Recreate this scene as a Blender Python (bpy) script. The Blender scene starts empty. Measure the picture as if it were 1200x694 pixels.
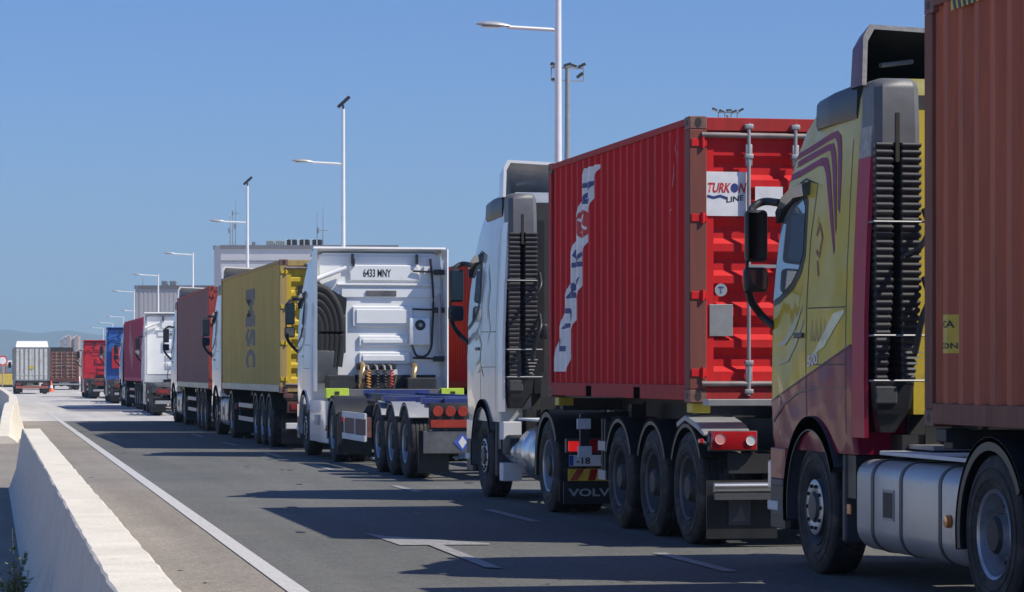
import bpy, bmesh, math, random
from mathutils import Vector, Matrix
random.seed(7)
R = math.radians
SC = bpy.context.scene
COL = SC.collection
# ------------------------------------------------------------------ camera
F = 3300.0; VX = -66.0; HY = 435.0; W0 = 1200.0; H0 = 694.0; EYE = 1.57
YAW = math.atan((600 - VX) / F)
cd = bpy.data.cameras.new('camera'); cam = bpy.data.objects.new('camera', cd); COL.objects.link(cam)
cam.location = (0, 0, EYE); cam.rotation_euler = (R(90), 0, -YAW)
cd.sensor_fit = 'HORIZONTAL'; cd.sensor_width = 36; cd.lens = 36 * F / W0
cd.shift_y = (HY - H0 / 2) / W0
cd.clip_start = 0.1; cd.clip_end = 30000
SC.camera = cam
# ------------------------------------------------------------------ light
SUNV = Vector((3.05, -1.62, 3.88)).normalized()
EL = math.asin(SUNV.z); AZ = math.atan2(SUNV.x, SUNV.y)
w = bpy.data.worlds.new('World'); SC.world = w; w.use_nodes = True
nt = w.node_tree; nt.nodes.clear()
sky = nt.nodes.new('ShaderNodeTexSky'); sky.sky_type = 'NISHITA'; sky.sun_disc = False
sky.sun_elevation = EL; sky.sun_rotation = AZ; sky.altitude = 0; sky.air_density = 1.0; sky.dust_density = 0.35; sky.ozone_density = 3.0
bg = nt.nodes.new('ShaderNodeBackground'); bg.inputs[1].default_value = 0.108
wo = nt.nodes.new('ShaderNodeOutputWorld')
tint = nt.nodes.new('ShaderNodeVectorMath'); tint.operation = 'MULTIPLY'; tint.inputs[1].default_value = (0.39, 0.60, 1.03)
nt.links.new(sky.outputs[0], tint.inputs[0]); nt.links.new(tint.outputs[0], bg.inputs[0]); nt.links.new(bg.outputs[0], wo.inputs[0])
sl = bpy.data.lights.new('sun', 'SUN'); sl.energy = 5.0; sl.angle = R(0.5); sl.color = (1.0, 0.935, 0.82)
so = bpy.data.objects.new('sun', sl); COL.objects.link(so); so.rotation_euler = SUNV.to_track_quat('Z', 'Y').to_euler(); so.location = (30, -10, 60)
SC.view_settings.view_transform = 'Standard'; SC.view_settings.look = 'None'
SC.view_settings.gamma = 1.0; SC.view_settings.exposure = 0.12
try: SC.view_settings.use_curve_mapping = False
except Exception: pass
SC.render.resolution_x = 1024; SC.render.resolution_y = 592

# ------------------------------------------------------------------ materials
MATS = {}
def M(name, col, rough=0.55, metal=0.0, var=0.15, scale=4.0, bump=0.0, bscale=60.0, coat=0.0, dirt=None, dirt_amt=0.0, dscale=2.0, streak=False, emit=0.0, ior=1.5, wav=0.0):
    """Principled surface whose colour wanders with noise; optional dirt patches, grain bump and streaks."""
    if name in MATS: return MATS[name]
    m = bpy.data.materials.new(name); m.use_nodes = True; MATS[name] = m
    n = m.node_tree; p = n.nodes['Principled BSDF']
    p.inputs['Roughness'].default_value = rough; p.inputs['Metallic'].default_value = metal
    p.inputs['Coat Weight'].default_value = coat; p.inputs['Coat Roughness'].default_value = 0.06
    p.inputs['IOR'].default_value = ior
    tc = n.nodes.new('ShaderNodeTexCoord')
    src = tc.outputs['Object']
    if streak:
        mp = n.nodes.new('ShaderNodeMapping'); mp.inputs['Scale'].default_value = (3.0, 3.0, 0.25)
        n.links.new(src, mp.inputs[0]); ssrc = mp.outputs[0]
    else: ssrc = src
    n1 = n.nodes.new('ShaderNodeTexNoise'); n1.inputs['Scale'].default_value = scale; n1.inputs['Detail'].default_value = 6; n1.inputs['Roughness'].default_value = 0.65
    n.links.new(ssrc, n1.inputs['Vector'])
    cr = n.nodes.new('ShaderNodeMapRange'); cr.inputs['From Min'].default_value = 0.3; cr.inputs['From Max'].default_value = 0.7
    cr.inputs['To Min'].default_value = 1 - var; cr.inputs['To Max'].default_value = 1 + var
    n.links.new(n1.outputs['Fac'], cr.inputs['Value'])
    hv = n.nodes.new('ShaderNodeVectorMath'); hv.operation = 'SCALE'; hv.inputs[0].default_value = col[:3]
    n.links.new(cr.outputs[0], hv.inputs['Scale'])
    out = hv.outputs[0]
    if dirt is not None:
        n2 = n.nodes.new('ShaderNodeTexNoise'); n2.inputs['Scale'].default_value = dscale; n2.inputs['Detail'].default_value = 9; n2.inputs['Roughness'].default_value = 0.75
        n.links.new(ssrc if streak else src, n2.inputs['Vector'])
        r2 = n.nodes.new('ShaderNodeMapRange'); r2.inputs['From Min'].default_value = 0.62 - 0.25 * dirt_amt; r2.inputs['From Max'].default_value = 0.80 - 0.2 * dirt_amt
        r2.inputs['To Max'].default_value = min(1, 0.5 + dirt_amt * 0.6)
        n.links.new(n2.outputs['Fac'], r2.inputs['Value'])
        mx = n.nodes.new('ShaderNodeMix'); mx.data_type = 'RGBA'; mx.inputs['B'].default_value = (*dirt, 1)
        n.links.new(r2.outputs[0], mx.inputs['Factor']); n.links.new(out, mx.inputs['A']); out = mx.outputs['Result']
    n.links.new(out, p.inputs['Base Color'])
    nrm = None
    if bump:
        n3 = n.nodes.new('ShaderNodeTexNoise'); n3.inputs['Scale'].default_value = bscale; n3.inputs['Detail'].default_value = 4
        n.links.new(src, n3.inputs['Vector'])
        b = n.nodes.new('ShaderNodeBump'); b.inputs['Strength'].default_value = bump; b.inputs['Distance'].default_value = 0.01
        n.links.new(n3.outputs['Fac'], b.inputs['Height']); nrm = b.outputs[0]
    if wav:
        n4 = n.nodes.new('ShaderNodeTexNoise'); n4.inputs['Scale'].default_value = 2.2; n4.inputs['Detail'].default_value = 1.0
        n.links.new(src, n4.inputs['Vector'])
        b = n.nodes.new('ShaderNodeBump'); b.inputs['Strength'].default_value = 1.0; b.inputs['Distance'].default_value = wav
        n.links.new(n4.outputs['Fac'], b.inputs['Height'])
        if nrm: n.links.new(nrm, b.inputs['Normal'])
        nrm = b.outputs[0]
        n.links.new(nrm, p.inputs['Coat Normal'])
    if nrm: n.links.new(nrm, p.inputs['Normal'])
    if emit:
        p.inputs['Emission Color'].default_value = (*col[:3], 1); p.inputs['Emission Strength'].default_value = emit
    return m

def band_paint(name, low, high, a, b, top=None, ztop=3.2):
    """two-tone cab livery, split along the line z = a + b*y in the cab's own coordinates"""
    m = M(name, high, rough=0.4, metal=0.0, coat=0.38, var=0.10, scale=1.5, wav=0.055, ior=1.2)
    n = m.node_tree; p = n.nodes['Principled BSDF']
    src = p.inputs['Base Color'].links[0].from_socket
    tc = n.nodes.new('ShaderNodeTexCoord'); sx = n.nodes.new('ShaderNodeSeparateXYZ'); n.links.new(tc.outputs['Object'], sx.inputs[0])
    mu = n.nodes.new('ShaderNodeMath'); mu.operation = 'MULTIPLY_ADD'; mu.inputs[1].default_value = b; mu.inputs[2].default_value = a
    n.links.new(sx.outputs['Y'], mu.inputs[0])
    lt = n.nodes.new('ShaderNodeMath'); lt.operation = 'LESS_THAN'; n.links.new(sx.outputs['Z'], lt.inputs[0]); n.links.new(mu.outputs[0], lt.inputs[1])
    mx = n.nodes.new('ShaderNodeMix'); mx.data_type = 'RGBA'; mx.inputs['B'].default_value = (*low, 1)
    n.links.new(lt.outputs[0], mx.inputs['Factor']); n.links.new(src, mx.inputs['A'])
    out = mx.outputs['Result']
    if top:
        mr = n.nodes.new('ShaderNodeMapRange'); mr.inputs['From Min'].default_value = ztop - 0.5; mr.inputs['From Max'].default_value = ztop + 0.3
        n.links.new(sx.outputs['Z'], mr.inputs['Value'])
        m2 = n.nodes.new('ShaderNodeMix'); m2.data_type = 'RGBA'; m2.inputs['B'].default_value = (*top, 1)
        n.links.new(mr.outputs[0], m2.inputs['Factor']); n.links.new(out, m2.inputs['A']); out = m2.outputs['Result']
    n.links.new(out, p.inputs['Base Color'])
    return m

BLK = M('black_plastic', (0.018, 0.019, 0.021), 0.45, var=0.3, bump=0.15)
SATIN = M('dark_grey_plastic', (0.06, 0.065, 0.072), 0.5, var=0.2, bump=0.1)
RIBM = M('intake_rubber', (0.05, 0.05, 0.054), 0.4, var=0.25)
TYRE = M('tyre_rubber', (0.020, 0.020, 0.021), 0.75, var=0.3, bump=0.3, dirt=(0.10, 0.09, 0.08), dirt_amt=0.55, dscale=6)
RIM = M('wheel_steel', (0.42, 0.43, 0.45), 0.38, 0.6, var=0.2, dirt=(0.12, 0.11, 0.10), dirt_amt=0.4, dscale=8)
ALU = M('bright_aluminium', (0.62, 0.63, 0.65), 0.26, 0.9, var=0.1, wav=0.003)
TANK = M('tank_aluminium', (0.52, 0.515, 0.50), 0.42, 0.5, var=0.1, scale=2, dirt=(0.2, 0.19, 0.18), dirt_amt=0.3, wav=0.004)
STEEL = M('galvanised_steel', (0.34, 0.345, 0.35), 0.5, 0.4, var=0.15)
CHAS = M('chassis_black', (0.022, 0.022, 0.024), 0.6, var=0.4, dirt=(0.09, 0.08, 0.07), dirt_amt=0.3, dscale=3)
CHASB = M('trailer_blue', (0.03, 0.05, 0.19), 0.45, var=0.25, dirt=(0.10, 0.09, 0.09), dirt_amt=0.4, dscale=3)
CHASR = M('trailer_rusty_red', (0.16, 0.06, 0.05), 0.65, var=0.3, dirt=(0.07, 0.06, 0.05), dirt_amt=0.5, dscale=3)
CHASG = M('trailer_grey', (0.13, 0.13, 0.135), 0.6, var=0.3, dirt=(0.06, 0.05, 0.05), dirt_amt=0.5, dscale=3)
WHITE = M('white_paint', (0.82, 0.82, 0.80), 0.32, coat=0.6, var=0.05, scale=2, dirt=(0.45, 0.43, 0.40), dirt_amt=0.15, wav=0.004)
WDULL = M('white_dull', (0.66, 0.67, 0.68), 0.5, var=0.08, dirt=(0.4, 0.38, 0.35), dirt_amt=0.25)
REDL = M('red_lens', (0.40, 0.012, 0.018), 0.15, coat=1.0, var=0.2)
REDLIT = M('red_lamp_lit', (0.8, 0.02, 0.02), 0.2, emit=0.5)
CLEARL = M('clear_lens', (0.7, 0.7, 0.7), 0.12, coat=1.0)
AMB = M('amber_lens', (0.75, 0.22, 0.03), 0.25, coat=0.6)
PSHADE = M('pocket_shade', (.004, .004, .004), 1.0, ior=1.02)  # near-black tone stands in for the shade inside the forklift pockets
YEL = M('yellow_paint', (0.62, 0.47, 0.05), 0.5, var=0.2, dirt=(0.12, 0.1, 0.06), dirt_amt=0.4)
LIME = M('lime_paint', (0.52, 0.68, 0.06), 0.5)
GLASS = M('cab_glass', (0.30, 0.38, 0.45), 0.05, 0.55, var=0.05, ior=1.8, wav=0.002)
MIRR = M('mirror_glass', (0.35, 0.38, 0.42), 0.03, 1.0, var=0.02)
SEAM = M('seam_dark', (0.03, 0.025, 0.02), 0.6)
LETW = M('white_lettering', (0.75, 0.75, 0.75), 0.5)
LETB = M('blue_lettering', (0.03, 0.05, 0.20), 0.5)
LETR = M('red_lettering', (0.55, 0.03, 0.03), 0.5)
LETK = M('black_lettering', (0.02, 0.02, 0.02), 0.5)
GOLD = M('brass_pipe', (0.65, 0.45, 0.22), 0.35, 0.8)
REDH = M('red_hose', (0.55, 0.05, 0.03), 0.4)
ORH = M('orange_hose', (0.65, 0.28, 0.05), 0.4)

# ------------------------------------------------------------------ mesh builder
def sm(a, b, t): return a + (b - a) * t
class MB:
    def __init__(s): s.v = []; s.f = []; s.m = []; s.mats = []
    def mi(s, mat):
        if mat not in s.mats: s.mats.append(mat)
        return s.mats.index(mat)
    def add(s, vs, fs, mat):
        o = len(s.v); s.v += [tuple(v) for v in vs]; k = s.mi(mat)
        for f in fs: s.f.append([i + o for i in f]); s.m.append(k)
        return s
    def box(s, c, d, mat, rot=None, ch=0.0):
        x, y, z = d[0] / 2, d[1] / 2, d[2] / 2
        if ch <= 0:
            vs = [Vector((a * x, b * y, e * z)) for a in (-1, 1) for b in (-1, 1) for e in (-1, 1)]
            fs = [(0, 1, 3, 2), (4, 6, 7, 5), (0, 4, 5, 1), (2, 3, 7, 6), (0, 2, 6, 4), (1, 5, 7, 3)]
        else:
            bm = bmesh.new(); bmesh.ops.create_cube(bm, size=1.0)
            for v in bm.verts: v.co = Vector((v.co.x * d[0], v.co.y * d[1], v.co.z * d[2]))
            bmesh.ops.bevel(bm, geom=bm.edges[:], offset=min(ch, 0.45 * min(d)), segments=2, profile=0.5, affect='EDGES')
            vs = [v.co.copy() for v in bm.verts]; bm.verts.index_update(); fs = [[v.index for v in f.verts] for f in bm.faces]; bm.free()
        c = Vector(c)
        if rot is not None: vs = [rot @ v for v in vs]
        return s.add([v + c for v in vs], fs, mat)
    def b2(s, x0, x1, y0, y1, z0, z1, mat, ch=0.0):
        return s.box(((x0 + x1) / 2, (y0 + y1) / 2, (z0 + z1) / 2), (abs(x1 - x0), abs(y1 - y0), abs(z1 - z0)), mat, ch=ch)
    def prism(s, poly, axis, a0, a1, mat):
        """extrude a 2-D polygon along axis: 'x' -> poly in (y,z); 'y' -> (x,z); 'z' -> (x,y)"""
        def P(p, a): return {'x': (a, p[0], p[1]), 'y': (p[0], a, p[1]), 'z': (p[0], p[1], a)}[axis]
        n = len(poly); vs = [P(p, a0) for p in poly] + [P(p, a1) for p in poly]
        fs = [list(range(n))[::-1], list(range(n, 2 * n))] + [(i, (i + 1) % n, n + (i + 1) % n, n + i) for i in range(n)]
        return s.add(vs, fs, mat)
    def loft(s, rings, mat, cap=True, closed=True):
        n = len(rings[0]); vs = [p for r in rings for p in r]; fs = []
        for k in range(len(rings) - 1):
            for i in range(n if closed else n - 1):
                j = (i + 1) % n; fs.append((k * n + i, k * n + j, (k + 1) * n + j, (k + 1) * n + i))
        if cap and closed: fs.append(list(range(n))[::-1]); fs.append([(len(rings) - 1) * n + i for i in range(n)])
        return s.add(vs, fs, mat)
    def lathe(s, prof, mat, axis='x', c=(0, 0, 0), n=32, cap=False):
        """prof: (along axis, radius)"""
        rings = []
        for a, r in prof:
            ring = []
            for i in range(n):
                t = 2 * math.pi * i / n; p, q = r * math.cos(t), r * math.sin(t)
                v = {'x': (a, p, q), 'y': (p, a, q), 'z': (p, q, a)}[axis]
                ring.append((v[0] + c[0], v[1] + c[1], v[2] + c[2]))
            rings.append(ring)
        return s.loft(rings, mat, cap=cap)
    def tube(s, pts, r, mat, n=8, r2=None):
        pts = [Vector(p) for p in pts]; rings = []; N = len(pts)
        up = Vector((0, 0, 1))
        for k, p in enumerate(pts):
            d = (pts[min(k + 1, N - 1)] - pts[max(k - 1, 0)]).normalized()
            a = d.cross(up)
            if a.length < 1e-3: a = d.cross(Vector((0, 1, 0)))
            a.normalize(); b = d.cross(a).normalized()
            rr = r if r2 is None else sm(r, r2, k / max(1, N - 1))
            rings.append([p + a * rr * math.cos(2 * math.pi * i / n) + b * rr * math.sin(2 * math.pi * i / n) for i in range(n)])
        return s.loft(rings, mat)
    def build(s, name, parent=None, smooth=None, bevel=0.0):
        me = bpy.data.meshes.new(name); me.from_pydata(s.v, [], s.f)
        for m in s.mats: me.materials.append(m)
        me.polygons.foreach_set('material_index', s.m)
        bm = bmesh.new(); bm.from_mesh(me); bmesh.ops.recalc_face_normals(bm, faces=bm.faces[:]); bm.to_mesh(me); bm.free()
        if smooth is not None:
            me.polygons.foreach_set('use_smooth', [True] * len(me.polygons)); me.set_sharp_from_angle(angle=R(smooth))
        me.update()
        o = bpy.data.objects.new(name, me); COL.objects.link(o)
        if parent is not None: o.parent = parent
        if bevel:
            b = o.modifiers.new('bevel', 'BEVEL'); b.width = bevel; b.segments = 2; b.limit_method = 'ANGLE'; b.angle_limit = R(40)
        return o
def bez(p, n=14):
    """smooth curve through points (Catmull-Rom)"""
    p = [Vector(q) for q in p]; P = [p[0] * 2 - p[1]] + p + [p[-1] * 2 - p[-2]]; out = []
    for i in range(1, len(P) - 2):
        for k in range(n):
            t = k / n
            out.append(0.5 * ((2 * P[i]) + (-P[i - 1] + P[i + 1]) * t + (2 * P[i - 1] - 5 * P[i] + 4 * P[i + 1] - P[i + 2]) * t * t + (-P[i - 1] + 3 * P[i] - 3 * P[i + 1] + P[i + 2]) * t ** 3))
    out.append(p[-1]); return out
def thing(name, label, cat, loc=(0, 0, 0), rz=0.0, group=None):
    o = bpy.data.objects.new(name, None); COL.objects.link(o); o.empty_display_size = 0.3
    o.location = loc; o.rotation_euler = (0, 0, rz); o['label'] = label; o['category'] = cat
    if group: o['group'] = group
    return o
def tag(o, label, cat, group=None):
    o['label'] = label; o['category'] = cat
    if group: o['group'] = group
    return o
def struct(o, label=None):
    o['kind'] = 'structure'
    return o
def cuts_patch(name, bmf, fn, ucuts, vcuts, mat, parent):
    """a flat (u,v) sheet cut along the given lines and laid on a surface fn(u,v)->xyz"""
    for axis, cuts in ((0, ucuts), (1, vcuts)):
        for c in cuts:
            no = (1, 0, 0) if axis == 0 else (0, 1, 0); co = (c, 0, 0) if axis == 0 else (0, c, 0)
            bmesh.ops.bisect_plane(bmf, geom=bmf.verts[:] + bmf.edges[:] + bmf.faces[:], plane_co=co, plane_no=no, dist=1e-5)
    bmesh.ops.triangulate(bmf, faces=bmf.faces[:])
    for v in bmf.verts: v.co = Vector(fn(v.co.x, v.co.y))
    me = bpy.data.meshes.new(name); bmf.to_mesh(me); bmf.free(); me.materials.append(mat)
    o = bpy.data.objects.new(name, me); COL.objects.link(o); o.parent = parent
    return o
def polys_bm(polys):
    bm = bmesh.new()
    for p in polys: bm.faces.new([bm.verts.new((a, b, 0)) for a, b in p])
    return bm
def ribbon(pts, w):
    L, Rr = [], []; n = len(pts)
    for i, (x, y) in enumerate(pts):
        a = pts[max(0, i - 1)]; b = pts[min(n - 1, i + 1)]; d = Vector((b[0] - a[0], b[1] - a[1])).normalized()
        ww = (w[i] if isinstance(w, (list, tuple)) else w) / 2
        L.append((x - d.y * ww, y + d.x * ww)); Rr.append((x + d.y * ww, y - d.x * ww))
    return [[L[i], L[i + 1], Rr[i + 1], Rr[i]] for i in range(n - 1)]
def text_bm(txt, width, height, bold=0.0):
    cu = bpy.data.curves.new('t', 'FONT'); cu.body = txt; cu.size = 1; cu.offset = bold; cu.resolution_u = 3; cu.fill_mode = 'FRONT'
    o = bpy.data.objects.new('t', cu); COL.objects.link(o); dg = bpy.context.evaluated_depsgraph_get(); dg.update()
    me = bpy.data.meshes.new_from_object(o.evaluated_get(dg)); bpy.data.objects.remove(o); bpy.data.curves.remove(cu)
    bm = bmesh.new(); bm.from_mesh(me); bpy.data.meshes.remove(me)
    xs = [v.co.x for v in bm.verts]; ys = [v.co.y for v in bm.verts]; x0, x1, y0, y1 = min(xs), max(xs), min(ys), max(ys)
    for v in bm.verts: v.co = Vector(((v.co.x - x0) / (x1 - x0) * width, (v.co.y - y0) / (y1 - y0) * height, 0))
    return bm
def text_obj(name, txt, width, height, mat, parent, fn, bold=0.02, ucuts=(), vcuts=()):
    return cuts_patch(name, text_bm(txt, width, height, bold), fn, ucuts, vcuts, mat, parent)

# ------------------------------------------------------------------ ground, road, markings
def nmat_asphalt(name, a, b, grain=0.35, big=0.05, speck=True):
    m = bpy.data.materials.new(name); m.use_nodes = True; n = m.node_tree; p = n.nodes['Principled BSDF']; p.inputs['Roughness'].default_value = 0.85
    p.inputs['Specular IOR Level'].default_value = 0.35
    tc = n.nodes.new('ShaderNodeTexCoord')
    def noise(s, d=4, r=0.6, vec=None):
        t = n.nodes.new('ShaderNodeTexNoise'); t.inputs['Scale'].default_value = s; t.inputs['Detail'].default_value = d; t.inputs['Roughness'].default_value = r
        n.links.new(vec or tc.outputs['Object'], t.inputs['Vector']); return t.outputs['Fac']
    mp = n.nodes.new('ShaderNodeMapping'); mp.inputs['Scale'].default_value = (1.2, 0.05, 1); n.links.new(tc.outputs['Object'], mp.inputs[0])
    def mul(x, y): 
        t = n.nodes.new('ShaderNodeMath'); t.operation = 'MULTIPLY'; n.links.new(x, t.inputs[0]); n.links.new(y, t.inputs[1]); return t.outputs[0]
    def rng(x, lo, hi, f0=0.3, f1=0.7):
        t = n.nodes.new('ShaderNodeMapRange'); t.inputs['From Min'].default_value = f0; t.inputs['From Max'].default_value = f1; t.inputs['To Min'].default_value = lo; t.inputs['To Max'].default_value = hi; n.links.new(x, t.inputs['Value']); return t.outputs[0]
    g = mul(mul(rng(noise(55, 4, 0.8), 1 - grain * 1.2, 1 + grain * 1.2, .38, .62), rng(noise(17, 3, .7), 1 - grain * .5, 1 + grain * .5, .38, .62)), rng(noise(5, 5, .7), .86, 1.14))
    tracks = rng(noise(1.0, 3, 0.5, mp.outputs[0]), 0.86, 1.12)
    pat = noise(big * 6, 5, 0.6)
    mx = n.nodes.new('ShaderNodeMix'); mx.data_type = 'RGBA'; mx.inputs['A'].default_value = (*a, 1); mx.inputs['B'].default_value = (*b, 1)
    n.links.new(rng(pat, 0, 1, 0.35, 0.65), mx.inputs['Factor'])
    sc = n.nodes.new('ShaderNodeVectorMath'); sc.operation = 'SCALE'; n.links.new(mx.outputs['Result'], sc.inputs[0]); n.links.new(mul(g, tracks), sc.inputs['Scale'])
    n.links.new(sc.outputs[0], p.inputs['Base Color'])
    bu = n.nodes.new('ShaderNodeBump'); bu.inputs['Strength'].default_value = 0.5; bu.inputs['Distance'].default_value = 0.006
    n.links.new(noise(90, 3), bu.inputs['Height']); n.links.new(bu.outputs[0], p.inputs['Normal'])
    return m
ASPH = nmat_asphalt('asphalt', (0.112, 0.114, 0.105), (0.140, 0.140, 0.128))
SHOU = nmat_asphalt('worn_shoulder_asphalt', (0.225, 0.20, 0.168), (0.28, 0.25, 0.21), grain=0.4)
CONC = nmat_asphalt('pale_concrete_road', (0.44, 0.42, 0.39), (0.52, 0.495, 0.46), grain=0.15)
DIRT = nmat_asphalt('dry_dirt', (0.22, 0.18, 0.14), (0.34, 0.28, 0.22), grain=0.5)
EARTH = nmat_asphalt('earth', (0.36, 0.31, 0.24), (0.44, 0.38, 0.30), grain=0.3)
PAVE = nmat_asphalt('pavement_slab', (0.40, 0.35, 0.29), (0.47, 0.42, 0.35), grain=0.25)
LINE = M('road_paint', (0.52, 0.51, 0.49), 0.7, var=0.2, scale=30, dirt=(0.22, 0.21, 0.2), dirt_amt=0.4, dscale=22)
LINEF = M('worn_road_paint', (0.34, 0.335, 0.32), 0.7, var=0.25, scale=30, dirt=(0.17, 0.17, 0.165), dirt_amt=0.8, dscale=18)
def interp(T, y):
    if y <= T[0][0]: return T[0][1]
    for (a, b), (c, d) in zip(T, T[1:]):
        if y <= c: return sm(b, d, (y - a) / (c - a))
    return T[-1][1]
def sheet(name, pts, z, mat):
    mb = MB(); mb.add([(x, y, z) for x, y in pts], [list(range(len(pts)))], mat); return struct(mb.build(name))
def strip(name, LT, RT, ys, z, mat):
    mb = MB(); vs = []
    for y in ys: vs += [(LT(y), y, z), (RT(y), y, z)]
    mb.add(vs, [(2 * i, 2 * i + 1, 2 * i + 3, 2 * i + 2) for i in range(len(ys) - 1)], mat); return struct(mb.build(name))
EDGE = [(-60, 1.10), (200, 5.30), (260, 6.6), (400, 10)]
edge = lambda y: interp(EDGE, y)
sheet('ground', [(-9000, -300), (9000, -300), (9000, 14000), (-9000, 14000)], -0.012, EARTH)
ysr = [-40 + 4 * i for i in range(115)]
strip('road', lambda y: edge(y) + 0.06, lambda y: 24 + 0.02 * y, ysr, 0.0, ASPH)
strip('road_shoulder', lambda y: edge(y) - 2.6, lambda y: edge(y) + 0.06, ysr, 0.0, SHOU)
strip('concrete_road', lambda y: edge(y) - 2.9, lambda y: 30 + 0.02 * y, [89 + 6 * i for i in range(70)], 0.004, CONC)
sheet('dirt_verge', [(-60, -20), (0.55, -20), (0.7, 38), (-60, 38.6)], -0.006, DIRT)
sheet('pavement', [(-60, 38.6), (0.9, 38.0), (1.35, 62), (-0.4, 90), (-60, 90)], -0.005, PAVE)
strip('edge_line', lambda y: edge(y), lambda y: edge(y) + 0.15, [-10 + 4 * i for i in range(32)], 0.008, LINE)
mb = MB()
for a, b in ((4.5, 8.5), (13.2, 16.2), (21.2, 23.5), (28.6, 31.2), (36.0, 38.0), (43.5, 46.8), (51, 54), (59, 62), (67, 70)):
    mb.add([(5.97, a, 0.008), (6.09, a, 0.008), (6.09, b, 0.008), (5.97, b, 0.008)], [(0, 1, 2, 3)], LINEF)
struct(mb.build('lane_dashes'))
OIL = M('oil_stain', (.055, .053, .05), .5, var=.4, scale=12)
mb = MB(); ro = random.Random(11)
for k in range(60):
    x = ro.choice([ro.uniform(edge(20) + .9, 5.6), ro.uniform(6.3, 9.6), ro.uniform(1.2, 2.3)]); y = ro.uniform(11, 70); a = ro.uniform(.015, .07); b = a * ro.uniform(.8, 2.6); n_ = 11
    mb.add([(x + a * math.cos(6.283 * i / n_) * ro.uniform(.6, 1.2), y + b * math.sin(6.283 * i / n_) * ro.uniform(.6, 1.2), .0062) for i in range(n_)], [list(range(n_))], OIL)
struct(mb.build('oil_stains'))
mb = MB()
mb.add([(3.98, 26.9, .008), (4.10, 26.4, .008), (4.86, 25.1, .008), (4.82, 24.9, .008), (4.02, 25.0, .008)], [(0, 1, 2, 3, 4)], LINEF)
mb.add([(4.27, 24.99, .010), (4.40, 24.99, .010), (4.34, 21.9, .010), (4.22, 22.0, .010)], [(0, 1, 2, 3)], LINEF)
struct(mb.build('arrow_marking'))
# far ground tints: flat port land and hills
def hills():
    mb = MB(); n = 160; rows = 6; vs = []
    for r in range(rows):
        for i in range(n):
            x = -2600 + 5200 * i / (n - 1)
            px = x / 5200
            h = 52 + 52 * math.exp(-((x + 60) / 420) ** 2) * 0.9 + 30 * math.exp(-((x - 900) / 500) ** 2) + 9 * math.sin(x / 130) + 6 * math.sin(x / 47 + 1) + 3 * math.sin(x / 19)
            t = r / (rows - 1)
            vs.append((x, 5600 + 900 * t, max(0, h) * math.sin(t * math.pi / 2) ** 0.7 - 2 + (0 if r else -3)))
    fs = [(r * n + i, r * n + i + 1, (r + 1) * n + i + 1, (r + 1) * n + i) for r in range(rows - 1) for i in range(n - 1)]
    mb.add(vs, fs, M('hill_scrub', (0.07, 0.085, 0.055), 0.9, var=0.3, scale=0.01)); return struct(mb.build('hills', smooth=80))
hills()

# ------------------------------------------------------------------ concrete barriers
CB = M('barrier_concrete', (0.70, 0.645, 0.54), 0.85, var=0.10, scale=3, bump=0.5, bscale=40, dirt=(0.36, 0.33, 0.29), dirt_amt=0.28, dscale=5)
def barrier(name, label, pts, hfun):
    t = MB(); rings = []
    for k, (y, x) in enumerate(pts):
        h = hfun(y); j = lambda s: random.uniform(-s, s) * .6
        ht = h + j(0.006); kn = min(0.27, h * 0.6)
        prof = [(-0.30, 0), (-0.28, 0.04), (-0.20, kn), (-0.118 + j(.007), ht - 0.008), (-0.108 + j(.007), ht), (0.108 + j(.007), ht), (0.118 + j(.007), ht - 0.008), (0.20, kn), (0.28, 0.04), (0.30, 0)]
        rings.append([(x + a, y, b) for a, b in prof])
    t.loft(rings, CB)
    return tag(t.build(name, smooth=22), label, 'barrier', 'concrete road barriers')
def yrange(a, b, s):
    n = max(1, int((b - a) / s)); return [a + (b - a) * i / n for i in range(n + 1)]
bx = lambda y: interp([(0, 0.55), (9.9, 0.70), (38.3, 1.15)], y)
barrier('concrete_barrier', 'long white concrete barrier with sunlit top, nearest to the viewer', [(y, bx(y)) for y in yrange(1.5, 38.3, 0.25)], lambda y: 0.8)
bx2 = lambda y: interp([(62, 1.27), (66, 1.42), (72, 1.72), (90, 2.12), (110, 2.35), (141, 2.62), (170, 2.45), (200, 1.6)], y)
barrier('concrete_barrier', 'white concrete barrier with sloping end, standing beyond the long nearest barrier', [(y, bx2(y)) for y in yrange(62, 200, 0.6)], lambda y: interp([(62, 0.16), (68.5, 0.8), (400, 0.8)], y))

# weeds by the foot of the barrier
def weed(x, y, s, n, label):
    root = thing('weed', label, 'plant', (x, y, -0.004), random.uniform(0, 6), 'weeds by the barrier')
    st = MB(); lf = MB(); GR = M('weed_green', (0.10, 0.15, 0.035), 0.7, var=0.4, scale=20); DRY = M('weed_stem', (0.16, 0.14, 0.08), 0.8, var=0.3)
    for k in range(n):
        a = random.uniform(0, 2 * math.pi); h = s * random.uniform(0.45, 1.0); lean = random.uniform(0.15, 0.5) * h
        pts = [Vector((math.cos(a) * lean * t * t, math.sin(a) * lean * t * t, h * t)) + Vector((random.uniform(-.01, .01), random.uniform(-.01, .01), 0)) for t in (0, .25, .5, .75, 1)]
        st.tube(pts, 0.004, DRY, n=4, r2=0.0015)
        for q in range(20):
            t = random.uniform(0.1, 1.0); p = Vector((math.cos(a) * lean * t * t, math.sin(a) * lean * t * t, h * t))
            d = Vector((random.uniform(-1, 1), random.uniform(-1, 1), random.uniform(-.2, .8))).normalized(); u = d.cross(Vector((0, 0, 1))).normalized() * 0.014
            L = random.uniform(0.03, 0.06) * (1.2 - 0.6 * t)
            lf.add([p, p + d * L * .5 + u, p + d * L, p + d * L * .5 - u], [(0, 1, 2, 3)], GR)
    st.build('stem', root); lf.build('foliage', root)
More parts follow.
